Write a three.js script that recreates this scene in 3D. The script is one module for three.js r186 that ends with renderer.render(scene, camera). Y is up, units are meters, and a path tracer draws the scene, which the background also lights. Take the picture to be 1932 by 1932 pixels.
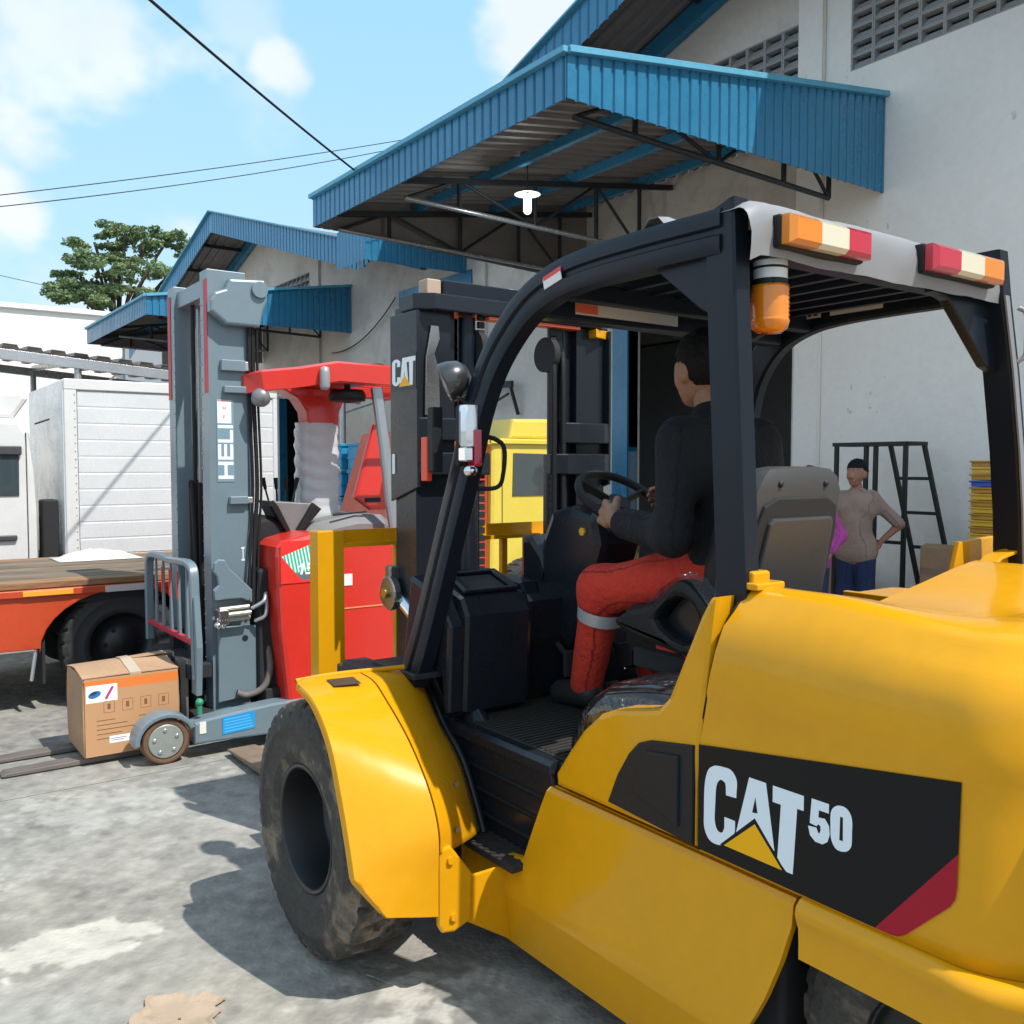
import * as THREE from 'three';
import { RoundedBoxGeometry } from 'three/addons/geometries/RoundedBoxGeometry.js';
import { mergeGeometries, mergeVertices, toCreasedNormals } from 'three/addons/utils/BufferGeometryUtils.js';

// ---------------------------------------------------------------- camera, sky, sun, exposure
const scene = new THREE.Scene();
const YAW = Math.atan2(0.585, 0.811), PITCH = Math.atan(86 / 1740);
const camera = new THREE.PerspectiveCamera(2 * Math.atan(966 / 1740) * 180 / Math.PI, 1, 0.05, 600);
camera.position.set(0, 1.6, 0);
camera.lookAt(Math.sin(YAW) * Math.cos(PITCH), 1.6 - Math.sin(PITCH), -Math.cos(YAW) * Math.cos(PITCH));
const renderer = new THREE.WebGLRenderer({ antialias: true });
renderer.toneMapping = THREE.LinearToneMapping;
renderer.toneMappingExposure = 2.12;
renderer.shadowMap.enabled = true;
const SUN = new THREE.Vector3(0.29, 1, 0.46).normalize();
const sun = new THREE.DirectionalLight(new THREE.Color(1, 0.955, 0.88), 2.5);
sun.position.copy(SUN).multiplyScalar(60); sun.target.position.set(3, 0, -8);
sun.castShadow = true; sun.shadow.radius = 1; sun.shadow.mapSize.set(4096, 4096);
Object.assign(sun.shadow.camera, { left: -40, right: 40, top: 40, bottom: -40, near: 1, far: 140 });
scene.add(sun, sun.target);

// ---------------------------------------------------------------- noise
function rng(seed) { let s = seed >>> 0; return () => { s = (s + 0x6D2B79F5) | 0; let t = Math.imul(s ^ (s >>> 15), 1 | s); t = (t + Math.imul(t ^ (t >>> 7), 61 | t)) ^ t; return ((t ^ (t >>> 14)) >>> 0) / 4294967296; }; }
const PERM = new Float32Array(65536); { const r = rng(7); for (let i = 0; i < 65536; i++) PERM[i] = r(); }
const hsh = (x, y, z) => PERM[((x * 73856093) ^ (y * 19349663) ^ (z * 83492791)) & 65535];
function vnoise(x, y, z = 0) {
  const xi = Math.floor(x), yi = Math.floor(y), zi = Math.floor(z); let u = x - xi, v = y - yi, w = z - zi;
  u = u * u * (3 - 2 * u); v = v * v * (3 - 2 * v); w = w * w * (3 - 2 * w);
  const L = (a, b, t) => a + (b - a) * t;
  const f = (zz) => L(L(hsh(xi, yi, zz), hsh(xi + 1, yi, zz), u), L(hsh(xi, yi + 1, zz), hsh(xi + 1, yi + 1, zz), u), v);
  return w === 0 ? f(zi) : L(f(zi), f(zi + 1), w);
}
function fbm(x, y, z = 0, o = 5, g = 0.5) { let a = 1, s = 0, n = 0; for (let i = 0; i < o; i++) { s += a * vnoise(x, y, z); n += a; a *= g; x = x * 2.03 + 17.1; y = y * 2.03 + 9.7; z *= 2.03; } return s / n; }
const sst = (a, b, x) => { const t = Math.min(1, Math.max(0, (x - a) / (b - a))); return t * t * (3 - 2 * t); };
const lerp = (a, b, t) => a + (b - a) * t;

// ---------------------------------------------------------------- the sky: air and clouds
{
  const W = 2048, H = 1024, data = new Float32Array(W * H * 4);
  // cloud banks seen over the yard: azimuth from -z towards +x, elevation, half sizes (degrees), strength
  const banks = [[11, 21.5, 6.5, 3.4, 0.8], [9, 23.5, 5, 2.5, 0.6], [8, 17.3, 2.6, 2.1, 0.95], [7, 14, 2.3, 2.8, 0.95], [22.2, 22.3, 1.7, 1.3, 0.85], [20, 24.8, 2.2, 1.8, 0.35], [20.5, 19.8, 2.5, 2, 0.25], [15.8, 13.6, 2.7, 1.2, 0.9], [37.5, 25.5, 3.6, 3.2, 0.85], [8, 9, 7, 2, 0.5], [-8, 18, 9, 6, 0.8], [-25, 25, 10, 6, 0.8]];
  for (let j = 0; j < H; j++) {
    const el = ((j + 0.5) / H - 0.5) * Math.PI, y = Math.sin(el), ce = Math.cos(el), ed = el * 180 / Math.PI;
    for (let i = 0; i < W; i++) {
      const a = ((i + 0.5) / W - 0.5) * 2 * Math.PI, x = Math.cos(a) * ce, z = Math.sin(a) * ce;
      const k = (j * W + i) * 4;
      const up = Math.max(0, y), t = Math.pow(1 - up, 2.6);
      let r = lerp(0.155, 0.345, t), g = lerp(0.325, 0.475, t), b = lerp(0.49, 0.57, t);
      if (y < 0) { const d = Math.min(1, -y * 6); r = lerp(r, 0.35, d); g = lerp(g, 0.35, d); b = lerp(b, 0.34, d); }
      else {
        const az = Math.atan2(x, -z) * 180 / Math.PI;
        const n = fbm(x * 4.2 + 5, y * 7 + 3, z * 4.2 + 8, 6, 0.55), n2 = fbm(x * 13 + 2, y * 18, z * 13, 4, 0.55);
        let c = 0;
        for (const [ba, be, ra, re, s] of banks) {
          let da = az - ba; if (da > 180) da -= 360; if (da < -180) da += 360;
          const q = (da / ra) ** 2 + ((ed - be) / re) ** 2;
          if (q < 8) c = Math.max(c, s * sst(-0.1, 1.0, 1.0 - q * 0.62 + (fbm(x * 9 + 5, y * 13 + 3, z * 9 + 8, 6, 0.6) - 0.5) * 3.4 + (n2 - 0.5) * 1.4));
        }
        const inView = Math.abs(az - 18) < 50 && ed < 38;
        if (!inView) c = Math.max(c, 0.85 * sst(0.42, 0.58, n + (n2 - 0.5) * 0.25) * sst(0, 8, Math.max(Math.abs(az - 18) - 50, ed - 38)));
        const body = 0.90 + 0.18 * (n2 - 0.4);
        r = lerp(r, 0.49 * body, c); g = lerp(g, 0.52 * body, c); b = lerp(b, 0.55 * body, c);
      }
      data[k] = r; data[k + 1] = g; data[k + 2] = b; data[k + 3] = 1;
    }
  }
  const t = new THREE.DataTexture(data, W, H, THREE.RGBAFormat, THREE.FloatType);
  t.mapping = THREE.EquirectangularReflectionMapping; t.magFilter = t.minFilter = THREE.LinearFilter; t.needsUpdate = true;
  scene.background = t; scene.environment = t;
}

// ---------------------------------------------------------------- helpers
const V = (x, y, z) => new THREE.Vector3(x, y, z);
const taken = {};
function numbered(n) { const c = taken[n] = (taken[n] ?? -1) + 1; return c ? n + '_' + String(c).padStart(3, '0') : n; }
function thing(name, label, category, pos = [0, 0, 0], group, kind) {
  const g = new THREE.Group(); g.name = numbered(name); g.position.set(...pos);
  g.userData = { label, category }; if (group) g.userData.group = group; if (kind) g.userData.kind = kind;
  scene.add(g); return g;
}
function boxUV(g) {
  const p = g.attributes.position, n = g.attributes.normal, uv = new Float32Array(p.count * 2);
  for (let i = 0; i < p.count; i++) {
    const ax = Math.abs(n.getX(i)), ay = Math.abs(n.getY(i)), az = Math.abs(n.getZ(i));
    if (ay >= ax && ay >= az) { uv[2 * i] = p.getX(i); uv[2 * i + 1] = p.getZ(i); }
    else if (ax >= az) { uv[2 * i] = p.getZ(i); uv[2 * i + 1] = p.getY(i); }
    else { uv[2 * i] = p.getX(i); uv[2 * i + 1] = p.getY(i); }
  }
  g.setAttribute('uv', new THREE.BufferAttribute(uv, 2));
}
const flat = (a) => (Array.isArray(a) ? a.flat(9) : [a]);
function join(geos) {
  const l = flat(geos).map((g) => (g.index ? g.toNonIndexed() : g));
  for (const g of l) { for (const k of Object.keys(g.attributes)) if (!['position', 'normal', 'uv', 'color'].includes(k)) g.deleteAttribute(k); if (!g.attributes.uv) boxUV(g); }
  return l.length === 1 ? l[0] : mergeGeometries(l, false);
}
// geometry is given in world coordinates; the mesh is put under its parent in the frame of that thing's base
function part(parent, name, geos, mat, o = {}) {
  const g = join(geos); if (!g.attributes.normal) g.computeVertexNormals();
  if (!o.uv) boxUV(g);
  let root = parent; while (root.parent && root.parent !== scene) root = root.parent;
  root.updateMatrix(); if (root !== scene) g.applyMatrix4(root.matrix.clone().invert());
  const m = new THREE.Mesh(g, mat); m.name = name; m.castShadow = m.receiveShadow = true; parent.add(m);
  if (o.label) m.userData.label = o.label; if (o.kind) m.userData.kind = o.kind;
  return m;
}
function structure(name, geos, mat, o = {}) {
  const g = join(geos); if (!o.uv) boxUV(g);
  const m = new THREE.Mesh(g, mat); m.name = numbered(name); m.castShadow = m.receiveShadow = true; m.userData.kind = 'structure'; if (o.label) m.userData.label = o.label; if (o.category) m.userData.category = o.category; scene.add(m); return m;
}
// boxes by extents, bevelled
function bx(x0, x1, y0, y1, z0, z1, r = 0.006) {
  const w = Math.abs(x1 - x0), h = Math.abs(y1 - y0), d = Math.abs(z1 - z0); r = Math.min(r, w * 0.45, h * 0.45, d * 0.45);
  const g = r > 0 ? new RoundedBoxGeometry(w, h, d, 1, r) : new THREE.BoxGeometry(w, h, d);
  g.translate((x0 + x1) / 2, (y0 + y1) / 2, (z0 + z1) / 2); return g;
}
const pbx = (x0, x1, y0, y1, z0, z1) => bx(x0, x1, y0, y1, z0, z1, 0);
function frameOf(a, b, upHint = V(0, 1, 0)) {
  const d = b.clone().sub(a), L = d.length(); d.normalize(); if (Math.abs(d.dot(upHint)) > 0.97) upHint = V(0, 0, 1);
  const s = V().crossVectors(upHint, d).normalize(), u = V().crossVectors(d, s);
  return { m: new THREE.Matrix4().makeBasis(s, u, d).setPosition(a.clone().add(b).multiplyScalar(0.5)), L };
}
function beam(a, b, w, h, r = 0.004, up) { const { m, L } = frameOf(V(...a), V(...b), up && V(...up)); const rr = Math.min(r, w * 0.45, h * 0.45); const g = rr > 0 ? new RoundedBoxGeometry(w, h, L, 1, rr) : new THREE.BoxGeometry(w, h, L); return g.applyMatrix4(m); }
function rod(a, b, r0, r1 = r0, n = 14) { const { m, L } = frameOf(V(...a), V(...b)); const g = new THREE.CylinderGeometry(r1, r0, L, n); g.rotateX(Math.PI / 2); return g.applyMatrix4(m); }
function tube(pts, r, n = 40, k = 8, closed = false, tension = 0.5) { return new THREE.TubeGeometry(new THREE.CatmullRomCurve3(pts.map((p) => V(...p)), closed, 'catmullrom', tension), n, r, k, closed); }
// outlines: 'x' takes (z,y) pairs, 'z' takes (x,y), 'y' takes (x,z); extruded from a to b along that axis
function prism(axis, pts, a, b, bev = 0.006, holes = []) {
  const area = pts.reduce((s, p, i) => { const q = pts[(i + 1) % pts.length]; return s + p[0] * q[1] - q[0] * p[1]; }, 0);
  const sh = new THREE.Shape((area > 0 ? pts : [...pts].reverse()).map((p) => new THREE.Vector2(...p)));
  for (const h of holes) sh.holes.push(new THREE.Path(h.map((p) => new THREE.Vector2(...p))));
  const lo = Math.min(a, b), hi = Math.max(a, b), d = hi - lo, bb = Math.min(bev, d * 0.4);
  const g = new THREE.ExtrudeGeometry(sh, { depth: d - 2 * bb, bevelEnabled: bb > 0, bevelSize: bb, bevelThickness: bb, bevelOffset: -bb, bevelSegments: 2, curveSegments: 12, steps: 1 });
  g.translate(0, 0, lo + bb);
  const m = new THREE.Matrix4();
  if (axis === 'x') m.set(0, 0, 1, 0, 0, 1, 0, 0, 1, 0, 0, 0, 0, 0, 0, 1);
  else if (axis === 'y') m.set(1, 0, 0, 0, 0, 0, 1, 0, 0, 1, 0, 0, 0, 0, 0, 1);
  g.applyMatrix4(m);
  if (axis !== 'z') { const i = g.index, p = g.attributes.position, gg = i ? g.toNonIndexed() : g; for (const k of ['position', 'normal', 'uv']) { const at = gg.attributes[k], s = at.itemSize, ar = at.array; for (let t = 0; t < at.count; t += 3) for (let c = 0; c < s; c++) { const q = ar[(t + 1) * s + c]; ar[(t + 1) * s + c] = ar[(t + 2) * s + c]; ar[(t + 2) * s + c] = q; } } gg.computeVertexNormals(); return gg; }
  return g;
}
function smoothPts(pts, n = 6, closed = false) { const c = new THREE.CatmullRomCurve3(pts.map((p) => V(p[0], p[1], p[2] || 0)), closed, 'centripetal'); return c.getPoints(pts.length * n).map((p) => [p.x, p.y, p.z]); }
// a grid of points made into a sheet with thickness (offset by the vector th)
function shell(rows, th, crease = 0.6) {
  const R = rows.length, C = rows[0].length, pos = [], idx = [];
  const T = typeof th === 'function' ? th : ((q) => (p) => [p[0] + q[0], p[1] + q[1], p[2] + q[2]])(th.isVector3 ? th.toArray() : th);
  for (const k of [0, 1]) for (const r of rows) for (const p of r) pos.push(...(k ? T(p) : p));
  const at = (k, i, j) => k * R * C + i * C + j;
  const quad = (a, b, c, d) => idx.push(a, b, c, a, c, d);
  for (let i = 0; i < R - 1; i++) for (let j = 0; j < C - 1; j++) { quad(at(0, i, j), at(0, i, j + 1), at(0, i + 1, j + 1), at(0, i + 1, j)); quad(at(1, i, j), at(1, i + 1, j), at(1, i + 1, j + 1), at(1, i, j + 1)); }
  for (let i = 0; i < R - 1; i++) { quad(at(0, i, 0), at(0, i + 1, 0), at(1, i + 1, 0), at(1, i, 0)); quad(at(0, i, C - 1), at(1, i, C - 1), at(1, i + 1, C - 1), at(0, i + 1, C - 1)); }
  for (let j = 0; j < C - 1; j++) { quad(at(0, 0, j), at(1, 0, j), at(1, 0, j + 1), at(0, 0, j + 1)); quad(at(0, R - 1, j), at(0, R - 1, j + 1), at(1, R - 1, j + 1), at(1, R - 1, j)); }
  const g = new THREE.BufferGeometry(); g.setAttribute('position', new THREE.Float32BufferAttribute(pos, 3)); g.setIndex(idx);
  return toCreasedNormals(g.toNonIndexed(), crease);
}
// closed loft through rings of points, ends capped by fans
function loft(rings, crease = 0.7, cap = true) {
  const R = rings.length, C = rings[0].length, pos = [], idx = [];
  for (const r of rings) for (const p of r) pos.push(...p);
  for (let i = 0; i < R - 1; i++) for (let j = 0; j < C; j++) { const a = i * C + j, b = i * C + (j + 1) % C, c = a + C, d = b + C; idx.push(a, b, d, a, d, c); }
  if (cap) for (const e of [0, R - 1]) { let s = V(0, 0, 0); for (const p of rings[e]) s.add(V(...p)); s.multiplyScalar(1 / C); const k = pos.length / 3; pos.push(s.x, s.y, s.z); for (let j = 0; j < C; j++) { const a = e * C + j, b = e * C + (j + 1) % C; if (e) idx.push(a, b, k); else idx.push(b, a, k); } }
  const g = new THREE.BufferGeometry(); g.setAttribute('position', new THREE.Float32BufferAttribute(pos, 3)); g.setIndex(idx);
  return toCreasedNormals(g.toNonIndexed(), crease);
}
// sweep a closed 2-D profile (side, up) along a path
function sweep(path, prof, up = [1, 0, 0], crease = 0.5) {
  const P = path.map((p) => V(...p)), U = V(...up), rings = [];
  for (let i = 0; i < P.length; i++) {
    const d = P[Math.min(i + 1, P.length - 1)].clone().sub(P[Math.max(i - 1, 0)]).normalize();
    const n = V().crossVectors(d, U).normalize(), s = V().crossVectors(n, d).normalize();
    rings.push(prof.map(([a, b]) => { const q = P[i].clone().addScaledVector(s, a).addScaledVector(n, b); return [q.x, q.y, q.z]; }));
  }
  return loft(rings, crease);
}
const rectProf = (w, h, c = 0.01) => [[-w / 2 + c, -h / 2], [w / 2 - c, -h / 2], [w / 2, -h / 2 + c], [w / 2, h / 2 - c], [w / 2 - c, h / 2], [-w / 2 + c, h / 2], [-w / 2, h / 2 - c], [-w / 2, -h / 2 + c]];
// ribbed metal sheet: bot(s), top(s) give the two ends of the rib line at distance s along the sheet; n is the way it faces
function ribSheet(len, bot, top, n, pitch = 0.12, amp = 0.02, land = 0.68, th = 0.004) {
  const rows = [[], []], N = V(...n); const offs = [[0, 0], [land * pitch, 0], [(land + 0.08) * pitch, -amp], [0.92 * pitch, -amp]];
  for (let s = 0; s <= len + 1e-6; s += pitch) for (const [d, o] of offs) { const q = s + d; if (q > len) continue; for (const k of [0, 1]) { const p = V(...(k ? top : bot)(q)).addScaledVector(N, o); rows[k].push([p.x, p.y, p.z]); } }
  for (const k of [0, 1]) rows[k].push((k ? top : bot)(len));
  return shell(rows, N.clone().multiplyScalar(-th), 0.2);
}
function lathe(pts, a, dir, n = 48) { const g = new THREE.LatheGeometry(pts.map((p) => new THREE.Vector2(Math.max(p[0], 0), p[1])), n); const q = new THREE.Quaternion().setFromUnitVectors(V(0, 1, 0), V(...dir).normalize()); g.applyQuaternion(q); g.translate(...a); return g; }
function planeDecal(c0, c1, c2, c3) { // corners bl, br, tr, tl with 0..1 uv
  const g = new THREE.BufferGeometry(); g.setAttribute('position', new THREE.Float32BufferAttribute([...c0, ...c1, ...c2, ...c0, ...c2, ...c3], 3));
  g.setAttribute('uv', new THREE.Float32BufferAttribute([0, 0, 1, 0, 1, 1, 0, 0, 1, 1, 0, 1], 2)); g.computeVertexNormals(); return g;
}

// ---------------------------------------------------------------- textures (colour, grain, stains only)
function dataTex(w, h, fn, srgb = true) {
  const d = new Uint8Array(w * h * 4);
  for (let j = 0; j < h; j++) for (let i = 0; i < w; i++) { const c = fn(i / w, j / h, i, j), k = (j * w + i) * 4; for (let q = 0; q < 3; q++) d[k + q] = Math.max(0, Math.min(255, (c.length ? c[q] : c) * 255)); d[k + 3] = 255; }
  const t = new THREE.DataTexture(d, w, h); t.wrapS = t.wrapT = THREE.RepeatWrapping; t.magFilter = THREE.LinearFilter; t.minFilter = THREE.LinearMipmapLinearFilter; t.generateMipmaps = true;
  if (srgb) t.colorSpace = THREE.SRGBColorSpace; t.needsUpdate = true; return t;
}
// tileable fbm
function tfbm(u, v, f, o = 4, seed = 0) { let a = 1, s = 0, n = 0; for (let k = 0; k < o; k++) { const F = f << k; const x = u * F, y = v * F, xi = Math.floor(x), yi = Math.floor(y); let p = x - xi, q = y - yi; p = p * p * (3 - 2 * p); q = q * q * (3 - 2 * q); const h = (i, j) => hsh(((xi + i) % F + F) % F, ((yi + j) % F + F) % F, seed + k * 31); s += a * lerp(lerp(h(0, 0), h(1, 0), p), lerp(h(0, 1), h(1, 1), p), q); n += a; a *= 0.55; } return s / n; }
function scaled(t, su, sv = su) { const c = t.clone(); c.repeat.set(su, sv); c.needsUpdate = true; return c; }
function canvasTex(w, h, draw) { const c = document.createElement('canvas'); c.width = w; c.height = h; const x = c.getContext('2d'); draw(x, w, h); const t = new THREE.CanvasTexture(c); t.colorSpace = THREE.SRGBColorSpace; t.anisotropy = 8; return t; }
const grainT = dataTex(512, 512, (u, v) => { const n = tfbm(u, v, 8, 5, 3), f = tfbm(u, v, 64, 3, 9); const g = 0.95 + 0.10 * (n - 0.5) + 0.07 * (f - 0.5); return [g, g, g]; });
const roughT = dataTex(512, 512, (u, v) => { const n = tfbm(u, v, 6, 5, 13), f = tfbm(u, v, 40, 3, 19); const g = 0.62 + 0.5 * (n - 0.5) + 0.2 * (f - 0.5); return [g, g, g]; }, false);
const bumpT = dataTex(512, 512, (u, v) => tfbm(u, v, 24, 5, 23), false);
const lin = (r, g, b) => new THREE.Color().setRGB(r, g, b);
const std = (c, rough = 0.6, metal = 0, o = {}) => new THREE.MeshStandardMaterial({ color: c, roughness: rough, metalness: metal, ...o });
const phys = (c, rough = 0.4, metal = 0, o = {}) => new THREE.MeshPhysicalMaterial({ color: c, roughness: rough, metalness: metal, ...o });
// ---------------------------------------------------------------- materials
const concT = dataTex(2048, 2048, (u, v) => {
  const big = tfbm(u, v, 5, 5, 41), mid = tfbm(u, v, 22, 5, 47), fine = tfbm(u, v, 170, 3, 53);
  let g = 0.565 + 0.10 * (big - 0.5) + 0.11 * (mid - 0.5) + 0.22 * (fine - 0.5);
  const dark = sst(0.56, 0.70, tfbm(u, v, 9, 5, 61)); g -= 0.025 * dark;
  // worn pale laitance, copied from where it lies on the slab (metres)
  const X = u * 10, Z = v * 10 - 10; let pale = 0;
  for (const [px, pz, rx, rz, s] of [[0.62, -3.33, 0.30, 0.13, 1], [0.34, -3.95, 0.10, 0.10, 0.5], [1.32, -2.28, 0.30, 0.22, 0.9], [1.15, -2.52, 0.10, 0.05, 0.6], [0.2, -5.3, 0.4, 0.16, 0.5], [0.9, -4.6, 0.5, 0.2, 0.35], [1.5, -4.75, 0.3, 0.1, 0.4], [0.25, -4.45, 0.16, 0.06, 0.4]]) {
    const q = ((X - px) / rx) ** 2 + ((Z - pz) / rz) ** 2; if (q < 5) pale = Math.max(pale, s * sst(0.1, 0.75, 0.8 - q * 0.7 + (mid - 0.5) * 4.2 + (fine - 0.5) * 2.2));
  }
  g = lerp(g, 0.80 + 0.1 * (fine - 0.5), pale * 0.62);
  const spot = sst(0.74, 0.80, tfbm(u, v, 80, 2, 71)); g -= 0.05 * spot;
  const warm = tfbm(u, v, 11, 3, 77) - 0.5;
  return [g * (1.0 + 0.05 * warm), g * 0.98, g * (0.93 - 0.06 * warm)];
});
const concB = dataTex(1024, 1024, (u, v) => 0.5 + 0.6 * (tfbm(u, v, 30, 4, 43) - 0.5) + 0.5 * (tfbm(u, v, 220, 2, 44) - 0.5), false);
const M = {};
M.concrete = std(lin(0.92, 0.92, 0.92), 0.92, 0, { map: scaled(concT, 0.1), bumpMap: scaled(concB, 0.35), bumpScale: 0.006 });
M.soil = std(lin(0.16, 0.15, 0.13), 1, 0, { map: scaled(grainT, 0.2) });
const wallT = dataTex(1024, 1024, (u, v) => {
  const a = tfbm(u, v, 4, 5, 81), f = tfbm(u, v, 90, 3, 83), str = tfbm(u, v * 0.25, 40, 3, 87); let g = 0.955 + 0.04 * (a - 0.5) + 0.03 * (f - 0.5);
  const st = sst(0.60, 0.78, tfbm(u, v, 7, 5, 91)) * (0.5 + str); const sp = sst(0.80, 0.84, tfbm(u, v, 60, 2, 95)) * 0.12 * sst(0.5, 0.6, a); g -= 0.012 * st + sp; return [g, g * 0.985, g * 0.96];
});
const oldWallT = dataTex(1024, 1024, (u, v) => {
  const a = tfbm(u, v, 5, 5, 181), f = tfbm(u, v, 90, 3, 183), str = tfbm(u, v, 30, 3, 187); let g = 0.86 + 0.10 * (a - 0.5) + 0.05 * (f - 0.5);
  const st = sst(0.52, 0.70, tfbm(u, v, 6, 5, 191)) * (0.4 + str); g -= 0.06 * st; return [g, g * 0.965, g * 0.925];
});
M.wall = std(lin(0.97, 0.97, 0.97), 0.9, 0, { map: scaled(wallT, 0.22), bumpMap: scaled(bumpT, 0.8), bumpScale: 0.004 });
M.oldWall = std(lin(0.94, 0.94, 0.94), 0.92, 0, { map: scaled(oldWallT, 0.25), bumpMap: scaled(bumpT, 0.8), bumpScale: 0.005 });
M.block = std(lin(0.42, 0.42, 0.42), 0.95, 0, { map: scaled(grainT, 1.5) });
M.blue = std(lin(0.034, 0.215, 0.385), 0.5, 0.1, { map: scaled(grainT, 0.5), roughnessMap: scaled(roughT, 0.4) });
M.blueTrim = std(lin(0.12, 0.42, 0.60), 0.5, 0.1, { map: scaled(grainT, 0.5) });
M.galv = std(lin(0.52, 0.53, 0.55), 0.45, 0.6, { map: scaled(grainT, 0.6), roughnessMap: scaled(roughT, 0.5) });
M.galvOld = std(lin(0.32, 0.31, 0.325), 0.62, 0.3, { map: scaled(oldWallT, 0.4) });
M.steelDark = std(lin(0.03, 0.033, 0.038), 0.55, 0.3, { map: scaled(grainT, 1) });
M.dark = std(lin(0.02, 0.02, 0.022), 0.85);
M.black = std(lin(0.012, 0.012, 0.014), 0.6);

// ---------------------------------------------------------------- the ground
const soil = structure('ground', (() => { const g = new THREE.PlaneGeometry(900, 900); g.rotateX(-Math.PI / 2); g.translate(0, -0.035, 0); return g; })(), M.soil);
{
  const xs = [-27.4, -22.4, -17.4, -12.4, -7.4, -2.4, 2.6, 7.6, 12.6, 17.6, 22.6], zs = [10.05, 5.05, 0.05, -4.95, -9.95, -14.95, -19.95, -24.95, -29.95, -34.95];
  for (let i = 0; i < xs.length - 1; i++) for (let j = 0; j < zs.length - 1; j++) part(soil, 'concrete_slab', bx(xs[i] + 0.006, xs[i + 1] - 0.006, -0.12, (hsh(i, j, 5) - 0.5) * 0.002, zs[j + 1] + 0.006, zs[j] - 0.006, 0.006), M.concrete);
}
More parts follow.
